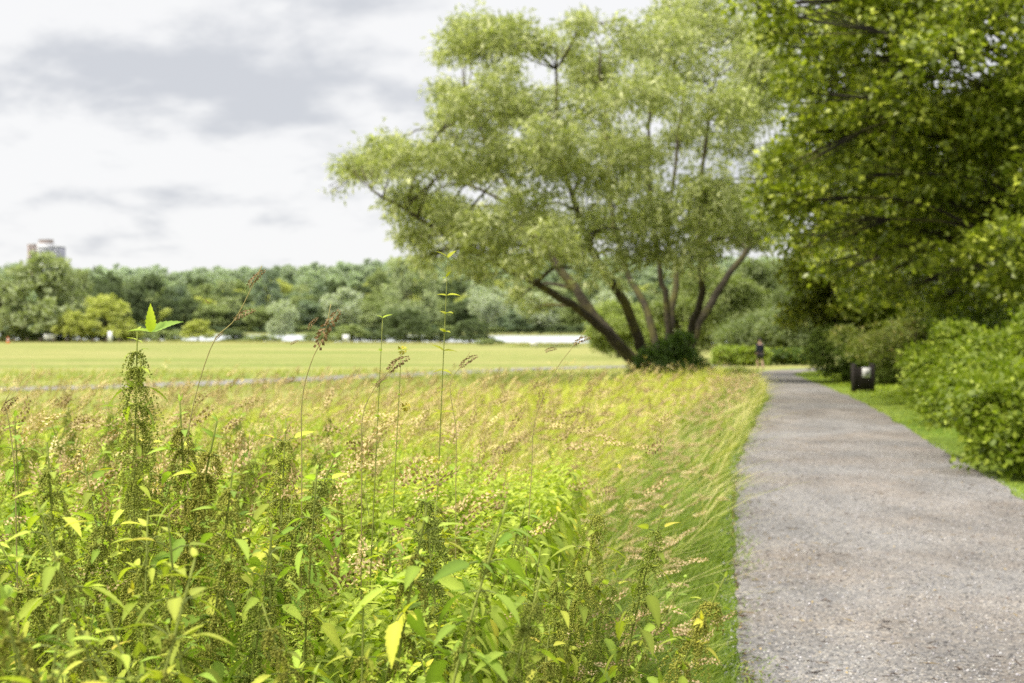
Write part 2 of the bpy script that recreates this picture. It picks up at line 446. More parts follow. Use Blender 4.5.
def blob_points(rng, blobs, n_twig, per, twig_r, inner=.5, flat=.85):
    """twig centres in the outer shells of the blobs, leaves clustered round the twigs"""
    B = np.asarray(blobs, float)
    w = B[:, 3] ** 2; w /= w.sum()
    i = rng.choice(len(B), n_twig, p=w)
    dirs = norm(rng.standard_normal((n_twig, 3)))
    dirs[:, 2] = np.where(dirs[:, 2] < -.45, -dirs[:, 2], dirs[:, 2])
    r = B[i, 3] * (inner + (1 - inner) * rng.random(n_twig) ** .6)
    tw = B[i, :3] + dirs * r[:, None] * np.array([1, 1, flat])
    pos = np.repeat(tw, per, 0) + twig_r * rng.standard_normal((n_twig * per, 3)) * np.array([1, 1, .7])
    return tw, pos, np.repeat(dirs, per, 0)

def limb(b, pts, r0, r1, c, k=8, n=14, wob=0.0, rng=None):
    P = curve(pts, n)
    if rng is not None and wob: P[1:-1] += wob * rng.standard_normal((n - 2, 3))
    tube(b, P, np.linspace(r0, r1, n) ** 1.0, c, k)
    return P

# ------------------------------------------------------------------ big willow on the field edge
def build_willow():
    rng = np.random.default_rng(21)
    D0 = 60.0
    base = at(662, D0)
    t = thing('willow_tree', 'large spreading multi-stemmed willow standing between the mown field and the footpath', 'tree', base)
    bark = (.062, .052, .036)
    W = lambda px, py, dd: np.array([(px - 512) * (D0 + dd) / F, D0 + dd, CAM_H - (py - HY) * (D0 + dd) / F])
    limbs = [
        ([(641, 372, -.6), (622, 349, -1), (587, 316, -1.8), (542, 287, -2.8), (482, 254, -4), (420, 218, -5), (372, 190, -5.5)], .25, .045),
        ([(643, 372, -.3), (609, 334, .4), (576, 289, 1), (537, 234, 2), (500, 170, 3), (465, 100, 4)], .30, .05),
        ([(650, 370, -.4), (640, 345, -.8), (623, 300, -1.8), (598, 261, -2.6), (578, 215, -3), (562, 150, -3), (556, 70, -3)], .27, .05),
        ([(660, 370, .2), (655, 334, .8), (640, 295, 1.8), (628, 274, 2.4), (612, 215, 3), (606, 130, 3.5), (600, 50, 3.5)], .2, .045),
        ([(668, 370, .3), (668, 328, .2), (664, 292, .2), (655, 240, 0), (648, 150, -.4), (655, 45, -.6)], .19, .045),
        ([(672, 370, .5), (671, 320, 1), (676, 270, 2), (668, 238, 2.6), (676, 150, 3), (690, 60, 3)], .19, .045),
        ([(682, 372, -.3), (688, 339, -.6), (702, 292, -1.4), (699, 236, -2.2), (704, 150, -2.8), (718, 60, -3)], .21, .045),
        ([(686, 372, .2), (694, 335, .8), (722, 284, 2), (755, 236, 3), (780, 180, 4), (800, 110, 5)], .23, .045),
    ]
    b = Buf(); skel = []
    for pts, r0, r1 in limbs:
        P = limb(b, [W(*p) - base for p in pts], r0, r1, bark, 9, 26, .04, rng)
        skel.append((P, np.linspace(r0, r1, len(P))))
    # stool the stems spring from
    tube(b, [W(664, 388, 0) - base, W(664, 372, 0) - base, W(664, 362, 0) - base], [1.0, .85, .45], bark, 12)
    SK = np.concatenate([s[0][6:] for s in skel]); SR = np.concatenate([s[1][6:] for s in skel])
    cr = [(378, 178, 34), (362, 172, 22), (398, 150, 34), (428, 160, 44), (436, 205, 42), (412, 225, 28), (458, 118, 40), (455, 70, 34), (448, 48, 20), (478, 60, 34), (500, 100, 46),
          (490, 160, 48), (480, 215, 42), (530, 55, 40), (520, 40, 28), (545, 110, 48), (540, 170, 50), (530, 225, 42), (585, 50, 42), (570, 28, 26), (590, 105, 48), (590, 165, 50), (590, 220, 44),
          (640, 35, 46), (625, 15, 30), (640, 95, 50), (645, 155, 52), (640, 210, 46), (690, 25, 42), (700, 70, 50), (700, 130, 52), (700, 190, 50), (695, 235, 36), (745, 60, 44), (750, 110, 50),
          (752, 165, 46), (745, 215, 42), (790, 100, 46), (795, 160, 44), (785, 205, 36), (660, 245, 30), (610, 250, 28), (555, 252, 30), (510, 250, 28), (465, 240, 24), (440, 235, 22),
          (420, 245, 18), (350, 185, 16), (735, 245, 26), (500, 246, 30), (530, 252, 28), (575, 248, 32), (625, 246, 32), (680, 250, 30), (715, 245, 30), (770, 60, 40), (448, 164, 32), (455, 150, 26), (448, 246, 28), (402, 218, 28), (476, 258, 24), (512, 264, 22), (548, 266, 24), (470, 190, 34), (505, 130, 34), (470, 95, 30)]
    blobs = []
    for (px, py, rp) in cr:
        u = (px - 585) / 250.0; h = (py - 130) / 150.0
        half = 8.0 * math.sqrt(max(.08, 1 - min(.95, u * u * .9) - .1 * abs(h)))
        k = 2 if half > 4 else 1
        for dd in (np.linspace(-half * .8, half * .8, k) if k > 1 else np.zeros(1)) + rng.normal(0, 1.6, k):
            q = W(px + rng.normal(0, 14), py + rng.normal(0, 17), dd); blobs.append((*(q - base), rp * D0 / F * (.55 + .35 * rng.random())))
    blobs = np.array(blobs)
    # branches from the limbs to each spray, with side twigs
    for q in blobs:
        dist = np.linalg.norm(SK - q[:3], axis=1) + np.where(SK[:, 2] > q[2] + .3, 2.5, 0)
        j = int(np.argmin(dist)); p0 = SK[j]; L_ = np.linalg.norm(q[:3] - p0)
        if L_ < .3: continue
        mid = (p0 + q[:3]) / 2 + np.array([0, 0, .12 * L_]) + rng.normal(0, .08 * L_, 3)
        P = limb(b, [p0, mid, q[:3]], min(SR[j] * .7, .05 + .012 * L_), .02, bark, 5, 8)
        for _ in range(6):
            e = q[:3] + norm(rng.standard_normal(3)) * q[3] * .8
            limb(b, [P[5], (P[6] + e) / 2 + rng.normal(0, .1, 3), e], .02, .007, bark, 4, 4)
    link('trunk', b.mesh('willow_trunk', M_bark, True), t)
    lb = Buf()
    tw, pos, out = blob_points(rng, blobs, 7600, 15, .15, .2)
    # sprays hang: stretch every twig's leaves along a drooping shoot
    sh = np.repeat(norm(rng.standard_normal((len(tw), 3)) * .8 + np.array([.15, 0, -.35])), 15, 0)
    pos = pos + sh * (rng.random((len(pos), 1)) - .3) * .75
    scatter_leaves(lb, rng, pos, out * .4 + sh, .27, .075, (.23, .26, .095), (.48, .50, .225), droop=.3, spread=.5, upb=.6, hi=(.66, .66, .36), hif=.18)
    link('crown', lb.mesh('willow_crown', M_tree), t)
    # dark sucker growth at its foot
    s = thing('elder_bush', 'dark green bushy shrub growing against the foot of the big willow', 'shrub', at(668, 57.5))
    sb = Buf()
    for _ in range(12):
        a = rng.random() * 6.28; e = np.array([math.cos(a) * .9, math.sin(a) * .7, 1.0 + .5 * rng.random()])
        limb(sb, [(0, 0, -.1), e * .5 + (0, 0, .15), e], .03, .01, (.07, .06, .035), 5, 6)
    link('stem', sb.mesh('elder_stem', M_bark), s)
    fb = Buf(); bl = [(-.7, 0, .75, .65), (.1, 0, 1.15, .7), (.65, .1, .85, .65), (0, -.4, .6, .7), (-1.1, .1, .4, .45), (1.2, 0, .5, .5), (.55, 0, 1.6, .45)]
    tw, pos, out = blob_points(rng, bl, 420, 12, .10, .45)
    scatter_leaves(fb, rng, pos, out, .17, .085, (.06, .11, .02), (.14, .21, .04), droop=.25)
    link('foliage', fb.mesh('elder_foliage', M_tree), s)

# ------------------------------------------------------------------ dark oak and lower trees on the right
def build_right_trees():
    rng = np.random.default_rng(33)
    bark = (.035, .03, .022)
    D0 = 34.0
    base = at(1100, D0)
    t = thing('oak_tree', 'tall dark green oak overhanging the footpath from the right', 'tree', base)
    W = lambda px, py, d: np.array([(px - 512) * d / F, d, CAM_H - (py - HY) * d / F]) - base
    b = Buf()
    tr = limb(b, [(0, 0, -.4), (-.1, .1, 2.5), (-.3, 0, 5), (-.2, .2, 8), (0, 0, 12)], .5, .12, bark, 12, 20)
    blobs = []
    for (px, py, d, rp) in [(765, 205, 34, 26), (790, 170, 33, 36), (800, 215, 35, 40), (778, 230, 36, 22), (815, 130, 33, 40), (790, 90, 32, 34), (778, 20, 31, 28), (745, -5, 31, 20), (800, 40, 33, 42), (838, 70, 34, 46),
                            (850, 175, 34, 44), (850, 235, 36, 42), (880, 125, 33, 46), (880, 20, 33, 52), (905, 190, 34, 48), (900, 250, 35, 42), (930, 60, 32, 54), (945, 130, 33, 50),
                            (950, 220, 34, 48), (955, 275, 33, 38), (990, 30, 32, 56), (995, 110, 32, 54), (1000, 180, 32, 52), (1005, 250, 31, 48), (1010, 295, 30, 36), (1050, 80, 31, 60), (1050, 200, 31, 60),
                            (840, 0, 33, 46), (985, 300, 36, 36), (900, 290, 38, 32), (930, 300, 38, 32), (830, 270, 41, 30), (862, 285, 42, 32)]:
        for q in range(2):
            p = W(px + rng.normal(0, 8), py + rng.normal(0, 8), d + q * (3.2 + rng.normal(0, .8)) + rng.normal(0, .7)); blobs.append((*p, rp * d / F * (.7 + .3 * rng.random())))
    for _ in range(62):
        a = rng.random() * 6.28; e = rng.random() ** .7 * 2.1 - .75
        blobs.append((math.cos(a) * 5.6 * math.cos(e) + .5, math.sin(a) * 6 * math.cos(e) + 2.5, 7.8 + 5.4 * math.sin(e), 1.1 + .7 * rng.random()))
    blobs = np.array(blobs); blobs[:, 2] = np.maximum(blobs[:, 2], 2.2)
    for q in blobs:
        zz = np.clip(q[2] - .35 * np.hypot(q[0], q[1]) + rng.normal(0, 1.2), 2.2, 11)
        j = int(np.argmin(abs(tr[:, 2] - zz))); p0 = tr[j]; L_ = np.linalg.norm(q[:3] - p0)
        P = limb(b, [p0, p0 * .55 + q[:3] * .45 + np.array([0, 0, .16 * L_]) + rng.normal(0, .25, 3), q[:3]], .015 + .006 * L_, .014, bark, 6, 9)
        for _ in range(5):
            e = q[:3] + norm(rng.standard_normal(3)) * q[3] * .8
            limb(b, [P[6], (P[7] + e) / 2 + rng.normal(0, .1, 3), e], .02, .006, bark, 4, 4)
    link('trunk', b.mesh('oak_trunk', M_bark, True), t)
    lb = Buf()
    tw, pos, out = blob_points(rng, blobs, 11500, 14, .15, .35)
    scatter_leaves(lb, rng, pos, out, .175, .118, (.105, .14, .012), (.25, .29, .026), droop=.35, spread=.7, upb=.7, tmpl=QUAD, hi=(.48, .52, .06), hif=.2)
    link('crown', lb.mesh('oak_crown', M_oak), t)

    def tree(name, label, cat, base, blobs, trunk_h, r, leaf, c0, c1, ntw, per, mat, hi=None, hif=0, tw_r=.15, group=None, crown='crown', trunk='trunk'):
        t = thing(name, label, cat, base, 0, group)
        b = Buf(); P = limb(b, [(0, 0, -.3), (.06, .05, trunk_h * .5), (-.1, 0, trunk_h)], r, r * .4, bark, 8, 9)
        for q in np.asarray(blobs, float):
            p0 = P[3 + int(rng.integers(0, 5))]
            limb(b, [p0, (p0 + q[:3]) / 2 + rng.normal(0, .15, 3), q[:3]], r * .35, .02, bark, 5, 6)
            for _ in range(3):
                e = q[:3] + norm(rng.standard_normal(3)) * q[3] * .8
                limb(b, [q[:3], (q[:3] + e) / 2 + rng.normal(0, .06, 3), e], .016, .005, bark, 4, 4)
        link(trunk, b.mesh(name + '_trunk', M_bark, True), t)
        lb = Buf(); tw, pos, out = blob_points(rng, blobs, ntw, per, tw_r, .45)
        scatter_leaves(lb, rng, pos, out, leaf[0], leaf[1], c0, c1, droop=.3, hi=hi, hif=hif)
        link(crown, lb.mesh(name + '_crown', mat), t)
        return t
    def cloud(n, cx, cy, cz, rx, ry, rz, r0, r1):
        d = norm(rng.standard_normal((n, 3))); q = d * (.55 + .45 * rng.random((n, 1))) * np.array([rx, ry, rz]) + np.array([cx, cy, cz])
        return np.column_stack([q, r0 + (r1 - r0) * rng.random(n)])
    g, g2, hi = (.12, .15, .015), (.25, .285, .028), (.42, .43, .05)
    tree('maple_tree', 'low rounded leafy tree at the bend of the path left of the oak', 'tree', at(846, 56.5), cloud(30, 0, 0, 3.6, 2.2, 2.2, 2.6, .7, 1.1), 3.6, .16, (.2, .14), g, g2, 2300, 12, M_oak, hi, .2, .16)
    tree('thorn_bush', 'olive green shrub behind the litter bin under the oak', 'shrub', at(912, 50), cloud(26, 0, 0, 1.5, 2.5, 1.2, 1.3, .55, .85), 1.2, .06, (.13, .07), (.15, .18, .035), (.26, .28, .06), 1300, 12, M_tree, (.28, .24, .07), .10, .11, crown='foliage', trunk='stem')
    tree('hazel_bush', 'mid green shrub on the verge left of the litter bin', 'shrub', at(848, 55), cloud(22, 0, 0, 1.05, 1.35, 1.2, .95, .4, .65), 1.0, .05, (.13, .08), (.13, .18, .035), (.25, .31, .06), 1000, 12, M_tree, None, 0, .10, crown='foliage', trunk='stem')
    tree('holly_bush', 'deep green rounded shrub beneath the oak behind the bramble bank', 'shrub', at(1000, 40), cloud(18, 0, 0, 1.5, 2.2, 1.3, 1.1, .5, .9), 1.3, .07, (.13, .08), (.12, .175, .025), (.24, .30, .045), 1300, 12, M_tree, None, 0, .10, crown='foliage', trunk='stem')
    tree('dogwood_bush', 'pale green low shrub close beside the right of the litter bin', 'shrub', at(900, 50), cloud(10, 0, 0, .62, .8, .7, .5, .35, .5), .7, .035, (.12, .07), (.17, .21, .045), (.29, .34, .08), 480, 12, M_tree, None, 0, .09, crown='foliage', trunk='stem')
    for k, (px, d, h, w, lab) in enumerate([(900, 70, 11, 4.5, 'shaded tree directly behind the litter bin beyond the oak'), (985, 62, 12, 5, 'shaded tree behind the bramble bank beyond the oak'), (1080, 58, 13, 5.5, 'shaded tree at the right edge behind the oak trunk')]):
        tree('ash_tree', lab, 'tree', at(px, d), cloud(30, 0, 0, h * .52, w, 3.5, h * .42, 1.2, 1.9), h * .55, .22, (.34, .2), (.14, .175, .025), (.27, .315, .04), 2400, 11, M_tree, None, 0, .3, 'trees behind the oak')
    # bank of bright bramble along the right verge
    specs = [(8.1, 21.3, 2.0, 3.2, 1.9, 'bright green bramble bank nearest the camera on the right verge'),
             (9.5, 26.5, 2.0, 3.6, 1.95, 'bright green bramble mound behind the nearest bank on the right verge'),
             (7.0, 17.2, 1.5, 2.6, 1.25, 'low bright bramble spilling out of the right frame edge beside the path'),
             (9.4, 22.8, 1.9, 3.0, 2.2, 'tallest part of the bramble bank at the right frame edge behind the nearest mound'),
             (11.4, 31.0, 2.1, 3.6, 1.8, 'smaller bramble mound right of the litter bin beneath the oak')]
    for (x, y, rx, ry, h, lab) in specs:
        bl = cloud(34, 0, 0, h * .42, rx, ry, h * .5, .38, .62)
        bl = np.concatenate([bl, cloud(12, rx * .9, 0, h * .45, rx * .7, ry, h * .55, .4, .6)])
        bl[:, 2] = np.clip(bl[:, 2], .2, h)
        tree('bramble_bush', lab, 'shrub', (x, y, float(G(x, y))), bl, h * .5, .04, (.09, .065), (.115, .165, .011), (.245, .30, .024), 4200, 13, M_tree, (.36, .42, .05), .1, .085, 'bramble along the right verge', 'foliage', 'stem')
    # clipped hedge and paler trees where the path disappears
    for (px, d, w, h, lab) in [(781, 98, 2.3, 1.15, 'low dark hedge across the end of the path'), (741, 96, 1.5, 1.25, 'bright low bush left of the walker at the path end')]:
        dk = (.08, .12, .025) if px > 760 else (.21, .26, .045)
        bl = np.array([(x, rng.normal(0, .2), z, .42) for x in np.linspace(-w, w, 9) for z in (.3, h - .42)])
        tree('field_hedge' if px > 760 else 'hawthorn_bush', lab, 'hedge' if px > 760 else 'shrub', at(px, d), bl, .6, .04, (.2, .13), dk, tuple(1.8 * v for v in dk), 800, 10, M_tree, (.30, .33, .05), .15, .12, None, 'foliage', 'stem')
    for k, (px, d, h, w, c, lab) in enumerate([(722, 122, 8.5, 3.6, 0, 'pale green feathery tree behind the right stem of the willow'), (768, 132, 9.5, 4.2, 1, 'grey green tree beyond the end of the path'), (690, 128, 6.0, 3.2, 0, 'low pale willow behind the foot of the big willow'),
                                               (820, 125, 10.5, 4.5, 1, 'grey green tree showing under the left edge of the oak'), (745, 150, 12, 4.5, 1, 'taller pale tree glimpsed past the right limb of the willow'), (757, 116, 2.9, 2.4, 1, 'low dark grey green bush behind the walker'), (890, 84, 3.6, 4.2, 1, 'low grey green tree in the shade far behind the litter bin'), (800, 112, 4.5, 3.0, 1, 'low grey green tree right of the end of the path'), (618, 150, 5.5, 3.0, 2, 'light green rounded bush seen between the stems of the willow'), (655, 160, 5.0, 3.0, 2, 'yellow green bush framed by the middle stems of the willow')]):
        c0, c1 = [((.19, .23, .07), (.32, .36, .14)), ((.16, .20, .08), (.27, .31, .13)), ((.26, .31, .08), (.40, .45, .15))][c]
        tree('sallow_tree', lab, 'tree', at(px, d), cloud(24, 0, 0, h * .5, w, 2.8, h * .42, .9, 1.5), h * .55, .18, (.36, .13), c0, c1, 1900, 11, M_tree, None, 0, .28, 'pale trees beyond the path end')

# ------------------------------------------------------------------ distant trees
def make_far_tree(seed, shape):
    """unit-ish tree, 1 m tall and about 1 m wide: (crown buffer, trunk buffer)"""
    rng = np.random.default_rng(seed); bl = []
    if shape == 'round':
        for _ in range(46):
            d = norm(rng.standard_normal(3)); r = .6 + .4 * rng.random(); bl.append((d[0] * .40 * r, d[1] * .40 * r, .56 + d[2] * .36 * r, .09 + .07 * rng.random()))
    elif shape == 'cone':
        for _ in range(54):
            z = .12 + .82 * rng.random() ** .85; w = .44 * (1 - ((z - .08) / .98) ** 1.7) + .02; a = rng.random() * 6.28; r = w * (.45 + .55 * rng.random())
            bl.append((math.cos(a) * r, math.sin(a) * r, z, .07 + .06 * rng.random()))
    elif shape == 'dome':
        for _ in range(50):
            d = norm(rng.standard_normal(3)); d[2] = abs(d[2]); r = .65 + .35 * rng.random(); bl.append((d[0] * .46 * r, d[1] * .46 * r, .1 + d[2] * .78 * r, .09 + .06 * rng.random()))
    else:
        for _ in range(50):
            z = .2 + .75 * rng.random(); w = .40 * math.sin(min(1, .25 + z) * 2.4) + .05; a = rng.random() * 6.28; r = w * (.4 + .6 * rng.random())
            bl.append((math.cos(a) * r, math.sin(a) * r, z, .06 + .08 * rng.random()))
    bl = np.array(bl)
    cb = Buf(); tw, pos, out = blob_points(rng, bl, 560, 11, .022, .5)
    t = rng.random((len(pos), 1))
    scatter_leaves(cb, rng, pos, out, .052, .03, (.8, .8, .8), (1.2, 1.2, 1.2), droop=.25)
    tb = Buf(); P = limb(tb, [(0, 0, -.03), (.01, 0, .25), (-.01, .01, .6)], .028, .01, (.06, .052, .042), 6, 7)
    for q in bl[::3]:
        limb(tb, [P[3], (P[4] + q[:3]) / 2, q[:3]], .009, .003, (.06, .052, .042), 4, 4)
    return cb, tb

def build_far():
    rng = np.random.default_rng(44)
    shapes = ['round', 'cone', 'dome', 'loose', 'round', 'cone', 'dome', 'loose']
    T = [make_far_tree(100 + i, s) for i, s in enumerate(shapes)]
    tints = dict(dark=(.14, .175, .085), mid=(.30, .345, .15), bright=(.50, .52, .16), silver=(.46, .50, .36), blue=(.25, .305, .21), grey=(.36, .40, .215))  # leaf tints lightened to stand in for distance haze
    mats = {k: leaf_mat('distant_leaf_' + k, tint=v, trans=.3, rough=.7, spec=.1) for k, v in tints.items()}
    cm, tm = {}, {}
    def far(name, label, cat, px, d, top, wpx, shape, tint, group=None, py_base=None, foliage='crown'):
        x = (px - 512) * d / F; z0 = float(G(x, d))
        h = CAM_H - (top - HY) * d / F - z0; w = wpx * d / F
        i = {'round': 0, 'cone': 1, 'dome': 2, 'loose': 3}[shape] + 4 * int(rng.integers(0, 2))
        if (i, tint) not in cm: cm[i, tint] = T[i][0].mesh(f'far_{shape}_{tint}', mats[tint])
        if i not in tm: tm[i] = T[i][1].mesh(f'far_trunk_{i}', M_bark)
        t = thing(name, label, cat, (x, d, z0), rng.random() * 6.28, group)
        for nm, me in (('trunk' if foliage == 'crown' else 'stem', tm[i]), (foliage, cm[i, tint])):
            o = link(nm, me, t); o.scale = (w, w, h / 1.03)
    # the near side of the lake, left
    far('willow_tree', 'broad grey green willow hiding the foot of the tower block', 'tree', 47, 352, 246, 92, 'dome', 'grey')
    far('willow_tree', 'grey green willow at the left edge of the photo', 'tree', 2, 350, 259, 60, 'dome', 'grey')
    far('willow_tree', 'lower grey green willow shoulder right of the broad willow', 'tree', 80, 360, 270, 36, 'loose', 'grey')
    far('sallow_tree', 'domed yellow green tree in front of the broad willow', 'tree', 105, 345, 291, 58, 'dome', 'bright')
    far('sallow_tree', 'small yellow green bush on the left flank of the domed tree', 'shrub', 70, 344, 302, 36, 'dome', 'bright')
    far('sallow_tree', 'low bright bush at the right foot of the domed tree', 'shrub', 132, 348, 319, 26, 'dome', 'bright')
    far('willow_tree', 'small round silver willow at the lake shore left of centre', 'tree', 280, 385, 297, 40, 'round', 'silver')
    far('willow_bush', 'bright green low bush by the shore left of the silver willow', 'shrub', 198, 380, 318, 34, 'dome', 'bright', foliage='foliage')
    far('alder_tree', 'dark dense alder clump at the field edge', 'tree', 405, 330, 299, 52, 'dome', 'dark')
    far('alder_tree', 'dark low alder bush right of the dense alder clump', 'tree', 470, 320, 318, 50, 'dome', 'dark')
    far('alder_tree', 'low dark alder left of the dense alder clump', 'tree', 352, 345, 320, 40, 'dome', 'mid')
    far('willow_tree', 'silver grey willow on the far shore left of the white water strip', 'tree', 487, 575, 281, 50, 'round', 'silver')
    far('willow_tree', 'round silver willow on the far shore above the white water strip', 'tree', 540, 585, 290, 54, 'round', 'silver')
    far('willow_tree', 'silver willow on the far shore seen between the left stems of the big willow', 'tree', 612, 590, 287, 46, 'round', 'silver')
    far('willow_tree', 'tall silver green tree behind the thin weed spike', 'tree', 412, 560, 258, 66, 'loose', 'grey')
    far('willow_tree', 'pale willow on the far shore left of the tall silver green tree', 'tree', 345, 610, 285, 52, 'round', 'silver')
    far('poplar_tree', 'dark narrow tree rising behind the tall grass heads', 'tree', 268, 660, 268, 44, 'loose', 'blue')
    far('oak_tree', 'dark round oak beyond the domed tree', 'tree', 106, 640, 266, 40, 'round', 'dark')
    far('oak_tree', 'broad dark oak wood edge right of the domed tree', 'tree', 148, 640, 272, 56, 'round', 'dark')
    far('oak_tree', 'dark oak sloping down to the lake left of the grass heads', 'tree', 190, 645, 288, 48, 'dome', 'dark')
    # far bank rows
    kinds = [('dark', 'dark green tree'), ('mid', 'mid green tree'), ('bright', 'light green tree'), ('grey', 'grey green tree'), ('blue', 'bluish green tree')]
    rows = [(655, 303, 150, 26), (690, 297, 150, 26), (760, 290, 100, 24), (860, 284, 80, 22), (980, 279, 80, 20)]
    for (d, top, x0, step) in rows:
        for px in np.arange(x0 - 20, 700, step):
            k = int(rng.choice(5, p=[.22, .32, .14, .16, .16]))
            p_, dd = px + rng.normal(0, 6), d + rng.normal(0, 18)
            far('woodland_tree', f'{kinds[k][1]} in the wood rising behind the lake', 'tree', p_, dd, top + rng.normal(0, 4.5), step * (1.25 + .5 * rng.random()), str(rng.choice(['round', 'dome', 'loose', 'round'])), kinds[k][0], f'{kinds[k][1]}s of the wood behind the lake')
    # low scrub along both shores
    for px, d, top, w, tint in [(100, 352, 330, 40, 'mid'), (128, 356, 331, 36, 'dark'), (142, 372, 331, 34, 'mid'), (36, 351, 331, 34, 'mid'), (262, 376, 333, 44, 'mid'), (312, 378, 332, 34, 'mid'), (360, 350, 333, 44, 'mid'), (420, 336, 334, 50, 'mid'), (20, 352, 326, 46, 'mid'), (60, 350, 329, 40, 'dark'), (165, 395, 326, 40, 'mid'), (235, 400, 329, 36, 'dark'), (330, 360, 331, 36, 'mid'), (385, 342, 327, 44, 'dark'),
                                (440, 338, 325, 40, 'dark'), (490, 300, 337, 34, 'mid'), (560, 282, 345, 50, 'mid'), (525, 286, 345, 40, 'bright'), (602, 276, 345, 36, 'mid')]:
        far('shore_bush', {'mid': 'mid green low bush on the near lake shore', 'dark': 'dark low bush on the near lake shore', 'bright': 'bright low bush on the near lake shore'}[tint], 'shrub', px, d, top, w, 'dome', tint, tint + ' low bushes along the near shore', foliage='foliage')
    for px in np.arange(140, 640, 21):
        far('shore_bush', 'dark low bush along the far lake shore', 'shrub', px + rng.normal(0, 4), 640 - max(0, px - 260) * .2 + rng.normal(0, 5), 326 + rng.normal(0, 2), 32, 'dome', str(rng.choice(['dark', 'mid', 'dark'])), 'dark low bushes along the far shore', foliage='foliage')
    # the wooded ridge reads as one mass
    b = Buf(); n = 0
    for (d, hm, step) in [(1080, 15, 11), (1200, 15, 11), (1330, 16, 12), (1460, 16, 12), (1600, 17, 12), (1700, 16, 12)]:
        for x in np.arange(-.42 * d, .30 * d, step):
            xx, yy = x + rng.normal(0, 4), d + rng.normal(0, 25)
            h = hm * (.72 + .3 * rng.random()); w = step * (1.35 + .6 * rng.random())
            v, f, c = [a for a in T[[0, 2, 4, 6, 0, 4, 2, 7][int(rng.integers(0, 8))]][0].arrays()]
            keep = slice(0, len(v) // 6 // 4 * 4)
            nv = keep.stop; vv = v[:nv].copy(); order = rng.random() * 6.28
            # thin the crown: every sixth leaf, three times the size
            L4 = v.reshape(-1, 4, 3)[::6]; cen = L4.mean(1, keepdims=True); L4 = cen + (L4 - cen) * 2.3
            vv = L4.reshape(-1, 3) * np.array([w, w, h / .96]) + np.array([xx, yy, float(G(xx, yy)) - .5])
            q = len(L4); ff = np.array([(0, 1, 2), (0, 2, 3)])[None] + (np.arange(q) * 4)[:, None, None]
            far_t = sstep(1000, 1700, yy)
            tint = np.array([.36, .42, .27]) * (1 - far_t) + np.array([.45, .51, .42]) * far_t  # haze painted into the leaf colour, paler and bluer with distance
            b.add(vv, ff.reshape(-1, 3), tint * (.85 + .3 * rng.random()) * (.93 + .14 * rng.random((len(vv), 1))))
            n += 1
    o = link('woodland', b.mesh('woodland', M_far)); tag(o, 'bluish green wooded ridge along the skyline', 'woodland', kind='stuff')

# ------------------------------------------------------------------ built things
def build_tower():
    d = 1250.0
    t = thing('tower_block', 'brick and white tower block rising above the willow on the left', 'building', (*at(47, d)[:2], 0))
    s = d / F
    top = CAM_H - (245 - HY) * s
    z0 = float(G((47 - 512) * s, d)); H = top - z0; t.location[2] = z0
    b = Buf(); box(b, (-11.6 * s, 0, H / 2), (9.5 * s, 14, H), (.30, .215, .18)); link('wall', b.mesh('tower_wing', M_brick), t)
    b = Buf(); box(b, (0, -1, H / 2 + .5), (13.5 * s, 14, H + 1), (.46, .46, .475)); link('wall', b.mesh('tower_core', M_paint), t)
    b = Buf(); box(b, (11.6 * s, 0, H / 2 - 1), (9.5 * s, 14, H - 2), (.27, .27, .31)); link('wall', b.mesh('tower_wing', M_brick), t)
    b = Buf(); box(b, (-.5 * s, 0, H + 2.6), (12 * s, 8, 3.6), (.36, .30, .27)); box(b, (-.5 * s, 0, H + 4.6), (12.8 * s, 8.6, .4), (.5, .48, .47)); link('roof', b.mesh('tower_plant_room', M_brick), t)
    for sx, dz in ((-1, .35), (1, -1.65)):
        b = Buf(); box(b, (sx * 11.6 * s, 0, H + dz), (9.8 * s, 14.4, .7), (.55, .54, .53)); link('parapet', b.mesh('tower_parapet', M_paint), t)
    nf = int(H / 2.9)
    for k in range(max(0, nf - 7), nf):
        z = k * 2.9 + 1.5
        for (xx, w, yy, zz) in [(-13.5 * s, 2.6, -7.05, 0), (-9.5 * s, 2.6, -7.05, 0), (-4 * s, 3.0, -8.05, 0), (0, 3.0, -8.05, 0), (4 * s, 3.0, -8.05, 0), (9.6 * s, 2.8, -7.05, -1), (13.4 * s, 2.8, -7.05, -1)]:
            f = Buf(); box(f, (xx, yy, z + zz), (w + .25, .12, 1.55), (.7, .7, .7)); fo = link('window', f.mesh('tower_window', M_paint), t)
            p = Buf(); box(p, (xx, yy - .09, z + zz), (w, .05, 1.3), (.10, .12, .14)); link('pane', p.mesh('tower_pane', M_glass), fo)
        bb = Buf(); box(bb, (0, -8.9, z - 1.05), (11.5 * s, 1.5, .2), (.6, .6, .6)); box(bb, (0, -9.62, z - .45), (11.5 * s, .08, 1.0), (.72, .72, .73)); link('balcony', bb.mesh('tower_balcony', M_paint), t)

